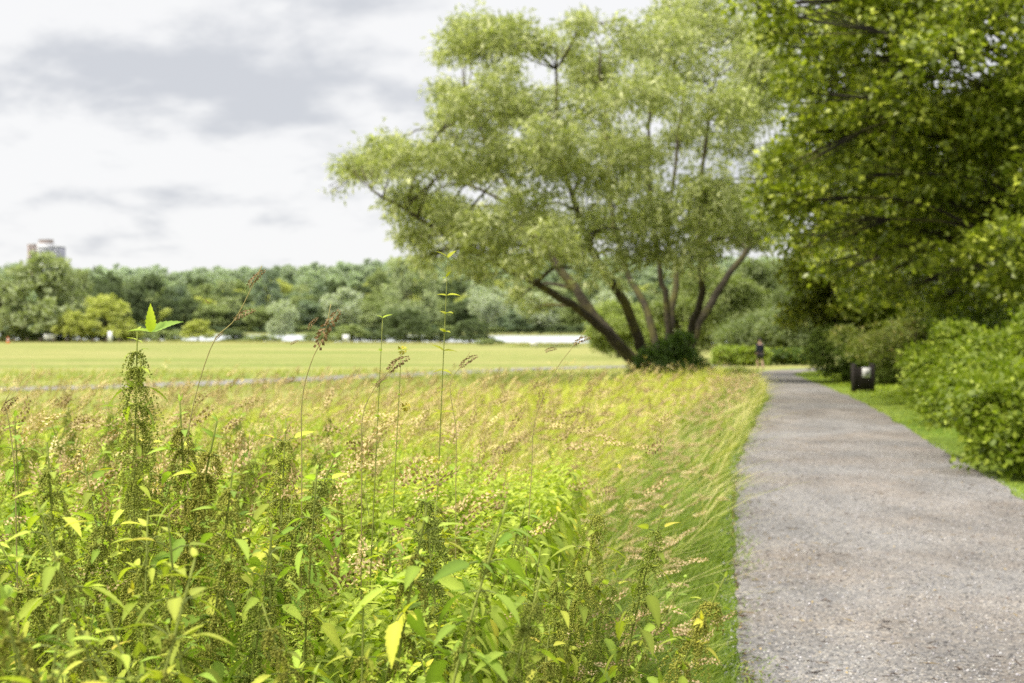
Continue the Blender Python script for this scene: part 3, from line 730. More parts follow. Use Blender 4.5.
def build_signs():
    for (px, d, w, hgt, z_off, lab) in [(110, 325, .95, 2.4, .35, 'tall narrow white notice board by the domed tree at the field edge'), (346, 330, 1.5, 1.35, .55, 'small square white sign at the field edge below the dense alder'), (534, 262, 1.25, 1.15, .5, 'small white sign at the field edge left of the big willow')]:
        g = at(px, d); t = thing('field_sign', lab, 'sign', g, 0, 'white signs along the field edge')
        b = Buf()
        box(b, (0, 0, z_off + hgt / 2), (w, .05, hgt), (.78, .78, .77), 0, .0)
        link('panel', b.mesh('sign_panel', M_paint), t)
        for sx in ((-1, 1) if w > 1.1 else (0,)):
            p = Buf(); box(p, (sx * w * .36, .075, (z_off + hgt) / 2), (.09, .09, z_off + hgt + .1), (.24, .23, .22), 0, .01); link('post', p.mesh('sign_post', M_wood), t)
    # white van-like trailer and orange marker at far left
    g = at(50, 345); t = thing('white_trailer', 'small white trailer parked below the broad willow at the field edge', 'trailer', g, .1)
    b = Buf(); box(b, (0, 0, 1.25), (2.6, 1.6, 1.4), (.78, .78, .77), 0, .15); link('body', b.mesh('trailer_body', M_paint), t)
    b = Buf(); box(b, (0, 0, .48), (2.4, 1.4, .12), (.1, .1, .1)); tube(b, [(1.2, 0, .48), (2.2, 0, .48)], .05, (.1, .1, .1)); link('chassis', b.mesh('trailer_chassis', M_wood), t)
    for sy in (-1, 1):
        w = Buf(); tube(w, [(0, sy * .74, .3), (0, sy * .92, .3)], .32, (.03, .03, .03), 18); link('wheel', w.mesh('trailer_wheel', M_wood), t)
    g = at(8, 330); t = thing('marker_cone', 'orange marker cone at the field edge on the far left', 'cone', g)
    b = Buf(); tube(b, [(0, 0, .08), (0, 0, .6), (0, 0, 1.45)], [.34, .22, .06], (.75, .16, .04), 14); link('cone', b.mesh('marker_cone', M_plastic), t)
    b = Buf(); box(b, (0, 0, .04), (.9, .9, .08), (.7, .15, .04), 0, .02); link('base', b.mesh('marker_base', M_plastic), t)
    b = Buf(); tube(b, [(0, 0, .62), (0, 0, .95)], [.235, .18], (.8, .8, .78), 14, False); link('band', b.mesh('marker_band', M_paint), t)
    # short timber bollards along the field edge
    b = Buf(); box(b, (0, 0, .45), (.34, .34, 1.1), (.12, .095, .07), 0, .05); me = b.mesh('bollard', M_wood)
    for k, px in enumerate(np.arange(14, 170, 13.2)):
        o = link('timber_bollard', me, None, at(px, 338 + 2 * math.sin(k * 1.7))); o.rotation_euler[2] = k * .4
        tag(o, 'short dark timber bollard in the line along the far field edge', 'bollard', 'timber bollards along the field edge')

def build_bin():
    g = at(863, 45.0)
    t = thing('litter_bin', 'dark slatted wooden litter bin with a pale notice on the right verge', 'litter bin', g, -.12)
    wd = (.022, .017, .014)
    for sx in (-1, 1):
        for sy in (-1, 1):
            b = Buf(); box(b, (sx * .29, sy * .27, .43), (.09, .09, .94), wd, 0, .012); link('post', b.mesh('bin_post', M_wood), t)
    def panel(name, pts):
        b = Buf()
        for (x, y, w_, dp) in pts: box(b, (x, y, .42), (w_, dp, .70), tuple(v * (.8 + .5 * ((x * 37 + y * 53) % 1)) for v in wd), 0, .006)
        return b.mesh(name, M_wood)
    xs = np.linspace(-.2, .2, 5)
    link('slat_panel', panel('bin_front', [(x, -.29, .078, .028) for x in xs]), t); link('slat_panel', panel('bin_back', [(x, .29, .078, .028) for x in xs]), t)
    link('slat_panel', panel('bin_side', [(-.31, y, .028, .074) for y in np.linspace(-.18, .18, 5)]), t); link('slat_panel', panel('bin_side', [(.31, y, .028, .074) for y in np.linspace(-.18, .18, 5)]), t)
    b = Buf()
    for z in (.12, .72):
        box(b, (0, -.262, z), (.48, .022, .06), wd); box(b, (0, .262, z), (.48, .022, .06), wd)
    link('rail', b.mesh('bin_rail', M_wood), t)
    b = Buf(); tube(b, [(0, 0, .08), (0, 0, .74)], [.2, .235], (.05, .05, .05), 20, False); link('liner', b.mesh('bin_liner', M_plastic), t)
    b = Buf(); box(b, (.07, -.311, .625), (.25, .008, .31), (.56, .55, .53)); nt = link('notice', b.mesh('bin_notice', M_paint), t)
    b = Buf(); tube(b, [(.075, -.3165, .67), (.075, -.3165, .63)], .028, (.12, .12, .12), 10)
    box(b, (.08, -.3165, .575), (.07, .003, .07), (.12, .12, .12)); link('pictogram', b.mesh('bin_pictogram', M_paint), nt)

def skin_obj(name, verts, edges, radii, mat, colr, parent, root=0, lv=2):
    me = bpy.data.meshes.new(name); me.from_pydata(verts, edges, [])
    a = me.attributes.new('col', 'FLOAT_COLOR', 'POINT')
    o = link(name, me, parent)
    me.materials.append(mat)
    sk = o.modifiers.new('Skin', 'SKIN'); sk.use_smooth_shade = True
    for i, r in enumerate(radii):
        sv = me.skin_vertices[0].data[i]; sv.radius = r if isinstance(r, tuple) else (r, r); sv.use_root = (i == root)
    ss = o.modifiers.new('Subsurf', 'SUBSURF'); ss.levels = lv; ss.render_levels = lv
    return o

def fixed_mat(name, c, rough=.8):
    m, nt, N, L = new_mat(name)
    tc = nd(N, 'ShaderNodeTexCoord'); nz = nd(N, 'ShaderNodeTexNoise'); nz.inputs['Scale'].default_value = 18
    L.new(tc.outputs['Object'], nz.inputs['Vector'])
    mx = nd(N, 'ShaderNodeMix', data_type='RGBA'); L.new(nz.outputs['Fac'], mx.inputs[0])
    mx.inputs[6].default_value = (*[v * .85 for v in c], 1); mx.inputs[7].default_value = (*[v * 1.15 for v in c], 1)
    p = nd(N, 'ShaderNodeBsdfPrincipled'); p.inputs['Roughness'].default_value = rough; L.new(mx.outputs[2], p.inputs['Base Color'])
    o = nd(N, 'ShaderNodeOutputMaterial'); L.new(p.outputs[0], o.inputs['Surface'])
    return m

def build_person():
    x, y = 13.95, 80.0
    g = np.array([x, y, float(G(x, y)) + .035])
    t = thing('person', 'walker in dark navy top and dark shorts on the far end of the path', 'person', g, math.pi + .25)
    sk = fixed_mat('person_skin', (.42, .26, .19), .6)
    # mid-stride, walking away along the path: one continuous body
    V = [(0, 0, .95), (0, .01, 1.12), (0, .0, 1.32), (0, .01, 1.43), (0, -.01, 1.50), (0, -.02, 1.58), (0, -.02, 1.68),      # pelvis .. head
         (.17, .01, 1.40), (.22, .06, 1.14), (.22, -.02, .91), (.215, -.06, .83),                                            # arm
         (-.17, .01, 1.40), (-.23, -.04, 1.14), (-.21, -.17, .93), (-.20, -.22, .86),
         (.10, -.01, .90), (.105, -.10, .50), (.10, -.04, .09), (.105, -.17, .04),                                           # legs
         (-.10, .01, .90), (-.105, .05, .49), (-.10, .24, .13), (-.105, .16, .04)]
    E = [(0, 1), (1, 2), (2, 3), (3, 4), (4, 5), (5, 6), (3, 7), (7, 8), (8, 9), (9, 10), (3, 11), (11, 12), (12, 13), (13, 14), (0, 15), (15, 16), (16, 17), (17, 18), (0, 19), (19, 20), (20, 21), (21, 22)]
    Rr = [(.15, .11), (.13, .10), (.16, .11), (.12, .09), (.055, .055), (.075, .09), (.08, .095), .055, .042, .032, .03, .055, .042, .032, .03, .085, .058, .04, .035, .085, .058, .04, .035]
    skin_obj('body', V, E, Rr, sk, None, t)
    sh = fixed_mat('navy_cloth', (.012, .014, .028), .9); dk = fixed_mat('dark_cloth', (.02, .018, .018), .9); hr = fixed_mat('dark_hair', (.014, .011, .010), .6); so = fixed_mat('shoe', (.05, .05, .05), .7)
    skin_obj('shirt', [(0, 0, .86), (0, .01, 1.12), (0, 0, 1.33), (0, .01, 1.42), (.18, .01, 1.40), (.225, .06, 1.14), (.223, -.01, .95), (-.18, .01, 1.40), (-.235, -.04, 1.14), (-.212, -.15, .96)],
             [(0, 1), (1, 2), (2, 3), (3, 4), (4, 5), (5, 6), (3, 7), (7, 8), (8, 9)], [(.17, .13), (.155, .125), (.185, .135), (.13, .10), .085, .062, .055, .085, .062, .055], sh, None, t)
    skin_obj('shorts', [(0, 0, .95), (.10, -.02, .86), (.105, -.08, .58), (-.10, .01, .86), (-.105, .04, .58)], [(0, 1), (1, 2), (0, 3), (3, 4)], [(.17, .13), .11, .09, .11, .09], dk, None, t)
    skin_obj('hair', [(0, .04, 1.62), (0, .0, 1.73), (0, -.04, 1.745)], [(0, 1), (1, 2)], [(.095, .08), (.09, .08), (.075, .05)], hr, None, t)
    for (a, b_) in (((.10, -.04, .06), (.105, -.19, .035)), ((-.10, .24, .10), (-.105, .13, .035))):
        skin_obj('shoe', [a, b_], [(0, 1)], [.05, .042], so, None, t)
    fb = Buf()   # face: nose, brows, mouth line
    tube(fb, [(0, -.115, 1.66), (0, -.135, 1.625), (0, -.118, 1.612)], [.008, .015, .012], (.42, .26, .19), 6)
    for sx in (-1, 1):
        tube(fb, [(sx * .045, -.098, 1.662), (sx * .02, -.108, 1.664)], .008, (.03, .025, .02), 5)
        tube(fb, [(sx * .088, -.01, 1.67), (sx * .092, .0, 1.62)], [.016, .012], (.42, .26, .19), 6)
    tube(fb, [(-.025, -.106, 1.585), (0, -.112, 1.583), (.025, -.106, 1.585)], .006, (.30, .12, .10), 5)
    link('face', fb.mesh('person_face', M_skin, True), t)

# ------------------------------------------------------------------ foreground plants
def nettle_leaf(nseg=7):
    """ovate, toothed, folded along the midrib; +Y outwards, length 1"""
    ts = np.linspace(0, 1, nseg + 1); v = []; f = []
    prof = lambda t: .21 * (math.sin(math.pi * min(1, (t + .02) ** .62)) ** .8) * (1 - .15 * t)
    drop = lambda t: -.28 * t * t
    for i, t in enumerate(ts): v.append((0, t, drop(t)))
    for sx in (1, -1):
        for i in range(nseg):
            t0 = ts[i]; tm = ts[i] + .85 / nseg
            w0 = prof(t0) * .80; w1 = prof(min(tm, .97)) * 1.0
            if i == 0: w0 = .02
            v.append((sx * w0, t0 + .02, drop(t0) + .30 * w0)); v.append((sx * w1, min(1, tm + .03), drop(tm) + .28 * w1))
    for s in range(2):
        o = nseg + 1 + s * 2 * nseg
        for i in range(nseg):
            a, b_ = o + 2 * i, o + 2 * i + 1
            tri = [(i, a, b_), (i, b_, i + 1)]
            if i < nseg - 1: tri.append((i + 1, b_, o + 2 * i + 2))
            f += tri if s == 0 else [t[::-1] for t in tri]
    return np.array(v, float), np.array(f)

NLEAF = nettle_leaf()
VEIN = np.where(np.arange(len(NLEAF[0])) < 8, 1.22, .93)
def vein(C): return np.asarray(C)[:, None, :] * VEIN[None, :, None]
BEAD = (np.array([(1, 0, 0), (-1, 0, 0), (0, 1, 0), (0, -1, 0), (0, 0, 1), (0, 0, -1)], float) * np.array([1, 1, 1.1]), np.array([(0, 2, 4), (2, 1, 4), (1, 3, 4), (3, 0, 4), (2, 0, 5), (1, 2, 5), (3, 1, 5), (0, 3, 5)]))

def nettle_meshes(seed, H, tassel=1.0, big=1.0, lean=.1, yellow=0.0, dens=1.0):
    rng = np.random.default_rng(seed)
    a0 = rng.random() * 6.28
    top = np.array([lean * math.cos(a0), lean * math.sin(a0), 1]) * H
    st = curve([(0, 0, 0), (top[0] * .2, top[1] * .2, H * .4), (top[0] * .6, top[1] * .6, H * .75), top], 16)
    sb = Buf(); tube(sb, st, np.linspace(.0038, .0016, 16), (.20, .23, .05), 5)
    lb = Buf(); tb = Buf()
    z = H; gap = .022; k = 0; ang = rng.random() * 3.14
    P, Mx, C = [], [], []
    def sp(zz): i = np.clip(zz / H * 15, 0, 14.999); j = int(i); return st[j] * (1 - i + j) + st[j + 1] * (i - j)
    while z > H * .2 and k < 20:
        ang += math.pi / 2 + rng.normal(0, .15)
        L = big * (.020 + .040 * min(1, k / 4)) * (.65 + .6 * rng.random())
        p = sp(z)
        for s in (0, 1):
            a = ang + s * math.pi + rng.normal(0, .12)
            el = (.75 - .2 * min(k, 5) * 1.0) + rng.normal(0, .2)
            dirv = np.array([math.cos(a) * math.cos(el), math.sin(a) * math.cos(el), math.sin(el)])
            pet = p + dirv * (.012 + L * .35)
            if k > 1: tube(sb, [p, (p + pet) / 2 + (0, 0, .003), pet], .0011, (.18, .21, .06), 4, False)
            ax = dirv * np.array([1, 1, 1]) + np.array([0, 0, -.12 - .06 * min(k, 4)]) + rng.normal(0, .15, 3)
            up = np.array([0, 0, 1.0]) + rng.normal(0, .25, 3) + .2 * dirv
            P.append(pet if k > 1 else p); Mx.append(frames(ax[None], up[None])[0] * L * (.85 + .3 * rng.random()))
            t = rng.random(); young = max(0, 1 - k / 4)
            c = np.array([.18, .255, .03]) * (1 - t) + np.array([.45, .525, .075]) * t
            c = c * (1 - .4 * young) + np.array([.36, .44, .09]) * .4 * young
            if rng.random() < .04 + yellow * .6: c = np.array([.52, .51, .07])
            C.append(c)
            # seed tassels hang from the axils
            if (3 if dens < 2 else 2) <= k <= 12 and tassel and rng.random() < .6 + .2 * dens:
                for _ in range(int((2.2 + rng.integers(0, 3)) * dens)):
                    a2 = a + rng.normal(0, .7); ln = tassel * (.03 + .05 * rng.random()) * (1 if k > 3 else .6)
                    o_ = np.array([math.cos(a2), math.sin(a2), 0])
                    s_ = np.linspace(0, 1, 15)[:, None]
                    path = p + o_ * ln * (.35 + .35 * rng.random()) * s_ ** .5 + np.array([0, 0, -1]) * ln * (s_ ** 1.5) + np.array([0, 0, .004])
                    m = 3
                    pts = np.repeat(path[1:], m, 0) + rng.normal(0, .0019, (14 * m, 3))
                    sc = (.0011 + .0011 * rng.random(len(pts)))
                    tt = rng.random((len(pts), 1))
                    cc = np.array([.165, .195, .03]) * (1 - tt) + np.array([.41, .43, .08]) * tt
                    tb.inst(BEAD[0], BEAD[1], np.eye(3)[None] * sc[:, None, None], pts, cc)
            # small side-shoot leaves
            if k > 2 and rng.random() < .85:
                for _ in range(4):
                    ax2 = np.array([math.cos(a), math.sin(a), .5]) + rng.normal(0, .6, 3)
                    P.append(p + dirv * .025 * rng.random()); Mx.append(frames(ax2[None], np.array([[0, 0, 1.0]]) + rng.normal(0, .3, (1, 3)))[0] * L * (.3 + .3 * rng.random())); C.append(c * 1.1)
        gap = min(.056, gap + .008 + .004 * rng.random()); z -= gap; k += 1
    lb.inst(NLEAF[0], NLEAF[1], np.array(Mx), np.array(P), vein(C))
    return sb.mesh('nettle_stem', M_stem), lb.mesh('nettle_leaves', M_nettle, True), (tb.mesh('nettle_tassels', M_tassel) if tassel and tb.n else None)

def grass_blades(b, rng, x, y, h, w, c0, c1, bend=.45, wind=(.35, .1), tipc=None):
    n = len(x); z = G(x, y)
    a = rng.random(n) * 6.28
    dirv = np.stack([np.cos(a) * bend + wind[0], np.sin(a) * bend + wind[1], np.zeros(n)], -1) * (.5 + rng.random((n, 1)))
    ts = np.array([0, .3, .6, .85, 1.0])
    side = norm(np.stack([-np.sin(a), np.cos(a), np.zeros(n)], -1) + .3 * rng.standard_normal((n, 3)) * np.array([1, 1, 0]))
    base = np.stack([x, y, z - .02], -1)
    cen = base[:, None] + dirv[:, None] * (ts ** 2)[None, :, None] * h[:, None, None] + np.array([0, 0, 1]) * (ts - .22 * ts ** 3)[None, :, None] * h[:, None, None]
    ww = np.array([.7, 1, .85, .5, .0])[None, :, None] * (w * .5)[:, None, None]
    A = cen + side[:, None] * ww; B = (cen - side[:, None] * ww)[:, :4]
    v = np.concatenate([A, B], 1)            # 9 verts
    f = []
    for i in range(3): f += [(i, 5 + i, 6 + i), (i, 6 + i, i + 1)]
    f.append((3, 8, 4)); f = np.array(f)
    t = rng.random((n, 1)); c = np.array(c0) * (1 - t) + np.array(c1) * t
    cv = np.repeat(c[:, None], 9, 1)
    F_ = f[None] + (np.arange(n) * 9)[:, None, None]
    b.add(v.reshape(-1, 3), F_.reshape(-1, 3), cv.reshape(-1, 3))

def spike_template(rng, n, r, spread):
    """flower head along +Y, length 1: overlapping spikelets"""
    v, f = [], []
    for i in range(n):
        t = (i + .5 * rng.random()) / n; a = i * 2.4 + rng.random()
        w = r * math.sin(math.pi * min(.97, .12 + .85 * t)) ** .6
        o = np.array([math.cos(a) * w * spread, t, math.sin(a) * w * spread])
        d = norm(np.array([math.cos(a) * .5, 1.0, math.sin(a) * .5])); s1 = norm(np.cross(d, np.array([math.sin(a), .1, -math.cos(a)]) + .01)); s2 = np.cross(d, s1)
        L = (1.7 / n + .08) if n < 10 else (1.2 / n + .06); q = len(v); ww = w * (.5 if n < 10 else .7)
        v += [o, o + d * L * .5 + s1 * ww, o + d * L, o + d * L * .5 - s1 * ww, o + d * L * .45 + s2 * ww * .9]
        f += [(q, q + 1, q + 4), (q + 1, q + 2, q + 4), (q + 2, q + 3, q + 4), (q + 3, q, q + 4), (q, q + 1, q + 2), (q, q + 2, q + 3)]
    v = np.array(v, float); v[:, 0] += .28 * v[:, 1] ** 2; v[:, 1] -= .12 * v[:, 1] ** 2
    return v, np.array(f)

def flower_stalks(b, rng, x, y, h, hl, hw, stem_w, tmpls, ch0, ch1, wind=(.3, .05)):
    n = len(x); z = G(x, y); a = rng.random(n) * 6.28
    lean = np.stack([np.cos(a) * .16 + wind[0] * .6, np.sin(a) * .16 + wind[1], np.zeros(n)], -1) * (.4 + 1.1 * rng.random((n, 1)))
    base = np.stack([x, y, z], -1); ts = np.array([0, .4, .75, 1.0])
    cen = base[:, None] + lean[:, None] * (ts ** 2.2)[None, :, None] * h[:, None, None] + np.array([0, 0, 1.0]) * (ts - .12 * ts ** 3)[None, :, None] * h[:, None, None]
    s1 = np.stack([np.cos(a), np.sin(a), 0 * a], -1); s2 = np.stack([-np.sin(a), np.cos(a), 0 * a], -1)
    tri = np.stack([s1, -.5 * s1 + .87 * s2, -.5 * s1 - .87 * s2], 1)
    ww = (stem_w[:, None] * np.array([1, .85, .6, .35]))[..., None, None]
    v = cen[:, :, None] + tri[:, None] * ww                     # n,4,3,3
    f = []
    for i in range(3):
        for j in range(3):
            p, q = i * 3 + j, i * 3 + (j + 1) % 3; f += [(p, q, q + 3), (p, q + 3, p + 3)]
    F_ = np.array(f)[None] + (np.arange(n) * 12)[:, None, None]
    t = rng.random((n, 1)); cs = np.array([.28, .32, .06]) * (1 - t) + np.array([.42, .32, .13]) * t
    b.add(v.reshape(-1, 3), F_.reshape(-1, 3), np.repeat(cs[:, None], 12, 1).reshape(-1, 3))
    ax = norm(cen[:, 3] - cen[:, 2]); ax = ax + lean * 1.2; ax[:, 2] -= .45 * rng.random(n)
    M = frames(ax, rng.standard_normal((n, 3)))
    M = M * np.stack([hw, hl, hw], -1)[:, None, :]
    t = rng.random((n, 1)) ; ch = np.array(ch0) * (1 - t) + np.array(ch1) * t
    for k, (tv, tf) in enumerate(tmpls):
        m = (np.arange(n) % len(tmpls)) == k
        b.inst(tv, tf, M[m], cen[m, 3] - ax[m] * hl[m, None] * .15, ch[m])

def meadow_h(x, y):
    e = xl(y) - x
    return (.15 + .72 * sstep(.3, 1.9, e)) * (1 - .12 * sstep(12, 24, y))

def patch(x, y, s=0.0):
    """slow irregular variation over the ground, about -1..1"""
    return (np.sin(x * 2.1 + 1.3 * np.sin(y * .9 + s) + s) + np.sin(y * 1.25 + 1.7 * np.sin(x * 1.1 + 2 * s)) + .7 * np.sin((x + y) * 3.3 + s * 5) + .6 * np.sin((x - .6 * y) * 5.1 + s)) / 2.6

def sample_meadow(rng, n, d0, d1, power, left=-.40, e_min=.12):
    d = (d0 ** power + (d1 ** power - d0 ** power) * rng.random(n)) ** (1 / power)
    x0 = left * d - .6; x1 = xl(d) - e_min
    x = x0 + (x1 - x0) * rng.random(n)
    # tall sward ends about 27 m out on the left and follows the path on the right
    lim = 24 + np.clip((x + 4) * 3.2, -4, 60)
    return x, d, (d < lim + rng.normal(0, 1.5, n))

def build_meadow():
    rng = np.random.default_rng(55)
    b = Buf()
    g0, g1 = (.26, .31, .025), (.62, .62, .075); y0, y1 = (.48, .46, .08), (.70, .62, .20); lush0, lush1 = (.12, .175, .015), (.32, .39, .045)
    for (n, d0, d1, pw, wmul) in [(20000, 1.7, 7, 1.6, 1.0), (34000, 7, 16, 1.4, 1.5), (30000, 16, 34, 1.2, 2.6), (18000, 34, 72, 1.1, 4.5)]:
        x, y, k = sample_meadow(rng, n, d0, d1, pw); x, y = x[k], y[k]
        e = xl(y) - x; pt = patch(x, y); pc = patch(x * .8, y * .7, 2.2); h = meadow_h(x, y) * (.55 + .6 * rng.random(len(x))) * (1 + .36 * pt)
        h = np.where(y > 30, h * .95, h)
        w = (.0042 + .0035 * rng.random(len(x))) * wmul
        lu = rng.random(len(x)) < .92 * sstep(1.9, .35, e + .35 * pt)
        st = (~lu) & (rng.random(len(x)) < .26 + .26 * pc)
        for m, c0, c1, bend in ((lu, lush0, lush1, .5), (st, y0, y1, .45), (~lu & ~st, g0, g1, .42)):
            grass_blades(b, rng, x[m], y[m], h[m], w[m], c0, c1, bend)
    # overgrown edge of the path
    n = 46000; y = np.where(rng.random(n) < .5, 5.2 + 11 * rng.random(n) ** 1.4, 5.5 + 66 * rng.random(n) ** 1.6); e = -.10 + 1.15 * rng.random(n) ** .95 + .05 * rng.standard_normal(n) + .15 * patch(1.7 * xl(y), 1.9 * y, 3.3) * rng.random(n); x = xl(y) - e
    h = (.07 + .32 * sstep(-.05, .8, e)) * (.5 + 1.0 * rng.random(n)) * (1 + .3 * patch(x, y, .4)); w = (.005 + .003 * rng.random(n)) * np.clip(y / 9, 1, 5)
    grass_blades(b, rng, x, y, h, w, (.10, .165, .012), (.28, .36, .035), .55, (.14, -.1))
    n = 3000; y = 5.5 + 60 * rng.random(n) ** 1.6; e = .12 + .5 * sstep(12, 7, y) + 1.3 * rng.random(n); x = xl(y) - e
    grass_blades(b, rng, x, y, .35 + .4 * rng.random(n), (.004 + .002 * rng.random(n)) * np.clip(y / 9, 1, 5), (.30, .34, .04), (.74, .63, .28), .75, (.5, -.15))
    o = link('meadow_grass', b.mesh('meadow_grass', M_grass)); tag(o, 'long green and straw coloured meadow grass left of the footpath', 'grass', kind='stuff')
    # leafy undergrowth among the nettles and the grass
    b = Buf()
    for (n, d0, d1) in ((9600, 2.0, 6.5), (6800, 6.5, 14)):
        y = np.sqrt(d0 ** 2 + (d1 ** 2 - d0 ** 2) * rng.random(n)); x = -.40 * y - .5 + rng.random(n) * (.40 * y + .5 + xl(y) - .75)
        lim = np.where(y < 5, .35, .5 - .22 * (y - 5)); k = (x < lim + .25 * patch(x, y, 1.0)) | (rng.random(n) < .05); x, y = x[k], y[k]; m = len(x)
        top = np.where(y < 6, .97, .97 - .02 * (y - 6)) * (1 + .18 * patch(x, y, .7)) * np.where(x > .05 * y, .8, 1)
        z = G(x, y) + top * (1 - .62 * rng.random(m) ** 1.7)
        a0 = rng.random(m) * 6.28; tone = rng.random(m); sz = .7 + .6 * rng.random(m); q = 11
        tl = rng.normal(0, .22, (m, 2))
        for j in range(q):
            lev = j // 2; a = a0 + (lev * math.pi / 2 + (j % 2) * math.pi) + rng.normal(0, .25, m)
            el = .75 - .32 * lev + rng.normal(0, .2, m)
            dv = np.stack([np.cos(a) * np.cos(el), np.sin(a) * np.cos(el), np.sin(el)], -1)
            off = np.stack([x + tl[:, 0] * -.035 * lev, y + tl[:, 1] * -.035 * lev, z - .026 * lev * sz], -1) + dv * (.006 + .008 * lev)
            L_ = sz * (.020 + .0125 * min(lev, 4)) * (.7 + .6 * rng.random(m))
            Mx = frames(dv - np.array([0, 0, .12 + .06 * lev]), np.array([0, 0, 1.0]) + .3 * rng.standard_normal((m, 3)) + .2 * dv) * L_[:, None, None]
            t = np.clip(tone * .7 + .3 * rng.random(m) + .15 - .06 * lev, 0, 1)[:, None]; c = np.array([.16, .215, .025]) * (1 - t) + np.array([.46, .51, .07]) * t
            c[rng.random(m) < .03] = (.56, .50, .06)
            b.inst(NLEAF[0], NLEAF[1], Mx, off, vein(c))
    o = link('undergrowth', b.mesh('undergrowth', M_nettle, True)); tag(o, 'small yellow green leaves filling the gaps of the nettle bank', 'undergrowth', kind='stuff')
    # flowering heads
    b = Buf()
    near = [spike_template(rng, 30, .07, .75) for _ in range(6)]; farT = [spike_template(rng, 5, .13, .6) for _ in range(3)]
    for (n, d0, d1, pw, wm, T) in [(350, 2.6, 5, 1.6, 1.0, near), (1100, 5, 10, 1.5, 1.1, near), (900, 10, 19, 1.4, 1.35, near), (500, 19, 36, 1.2, 1.8, farT), (600, 36, 72, 1.1, 2.8, farT)]:
        x, y, k = sample_meadow(rng, n, d0, d1, pw); e = xl(y) - x; k &= e > .35 + .5 * rng.random(n)
        # nettles leave few stalks in the corner of the frame
        k &= ~((y < 5) & (x < .15) & (rng.random(n) < .75))
        x, y = x[k], y[k]; m = len(x)
        h = meadow_h(x, y) * (.82 + .75 * rng.random(m) ** 1.6) * (1 + .15 * patch(x, y))
        hl = (.06 + .075 * rng.random(m)) * (1 if wm < 1.5 else 1.25); hw = (.07 + .07 * rng.random(m)) * wm
        flower_stalks(b, rng, x, y, h, hl, hw, np.full(m, .0011) * wm, T, (.48, .38, .13), (.90, .77, .40))
    # a looser storey of taller panicles in the nearer meadow
    for (n, d0, d1) in ((420, 3.6, 6.5), (700, 6.5, 12), (800, 12, 24)):
        x, y, k = sample_meadow(rng, n, d0, d1, 1.5); k &= (xl(y) - x) > 1.0; x, y = x[k], y[k]; m = len(x)
        flower_stalks(b, rng, x, y, (.92 + .55 * rng.random(m) ** 1.5) * (1 - .10 * sstep(8, 20, y)), .08 + .08 * rng.random(m), (.10 + .08 * rng.random(m)) * (1 + .5 * (d0 > 10)), np.full(m, .0012) * (1 + .6 * (d0 > 10)), near, (.33, .235, .085), (.80, .64, .32), (.42, .05))
    n = 900; y = 4.5 + 40 * rng.random(n) ** 1.7; e = .5 + 1.4 * rng.random(n); x = xl(y) - e
    flower_stalks(b, rng, x, y, (.38 + .38 * rng.random(n)) * (.8 + .25 * np.minimum(e, 1)), .07 + .07 * rng.random(n), (.08 + .06 * rng.random(n)) * np.clip(y / 12, 1, 2.5), .0011 * np.clip(y / 10, 1, 3), near, (.44, .31, .15), (.86, .68, .42), (.75, -.15))
    o = link('grass_heads', b.mesh('grass_heads', M_grass)); tag(o, 'tan seed heads nodding above the meadow grass', 'grass', kind='stuff')
    # short rough grass between the sward and the tarmac path, and on the right verge
    b = Buf()
    n = 26000; y = 20 + 60 * rng.random(n) ** 1.1; x = -.40 * y + rng.random(n) * (.40 * y + xl(y))
    h = (.08 + .34 * rng.random(n) ** 3); w = .006 * np.clip(y / 9, 1, 8)
    c = curve([(-60, 34), (-30, 41), (-16.3, 47.5), (-10.6, 56), (-4.6, 70), (0, 82)], 60)
    dist = np.min(np.hypot(x[:, None] - c[None, :, 0], y[:, None] - c[None, :, 1]), 1); k = (dist > 1.9) | (x > -6.5)
    grass_blades(b, rng, x[k], y[k], h[k], w[k], (.26, .31, .05), (.46, .46, .12), .6)
    n = 30000; y = 9 + 68 * rng.random(n) ** 1.6; x = xr(y) - .10 + rng.random(n) ** 1.1 * 4.0 + .05 * np.sin(y * 1.5) * np.sin(y * .57)
    e = x - xr(y); h = (.05 + .13 * sstep(.2, 2.2, e)) * (.6 + .8 * rng.random(n)); w = .006 * np.clip(y / 9, 1, 6)
    grass_blades(b, rng, x, y, h, w, (.18, .24, .016), (.37, .43, .045), .7, (.05, 0))
    o = link('verge_grass', b.mesh('verge_grass', M_grass)); tag(o, 'short bright grass on the right verge and the field margin', 'grass', kind='stuff')
    # reedy fringe along the far field edge
    b = Buf(); n = 9000; x = -190 + 260 * rng.random(n); y = 352 - .34 * (x + 110) + rng.normal(0, 5, n)
    grass_blades(b, rng, x, y, .3 + .35 * rng.random(n), np.full(n, .20), (.22, .23, .07), (.42, .36, .16), .3)
    o = link('reeds', b.mesh('reeds', M_grass)); tag(o, 'pale rough grass fringe along the far edge of the field', 'reeds', kind='stuff')

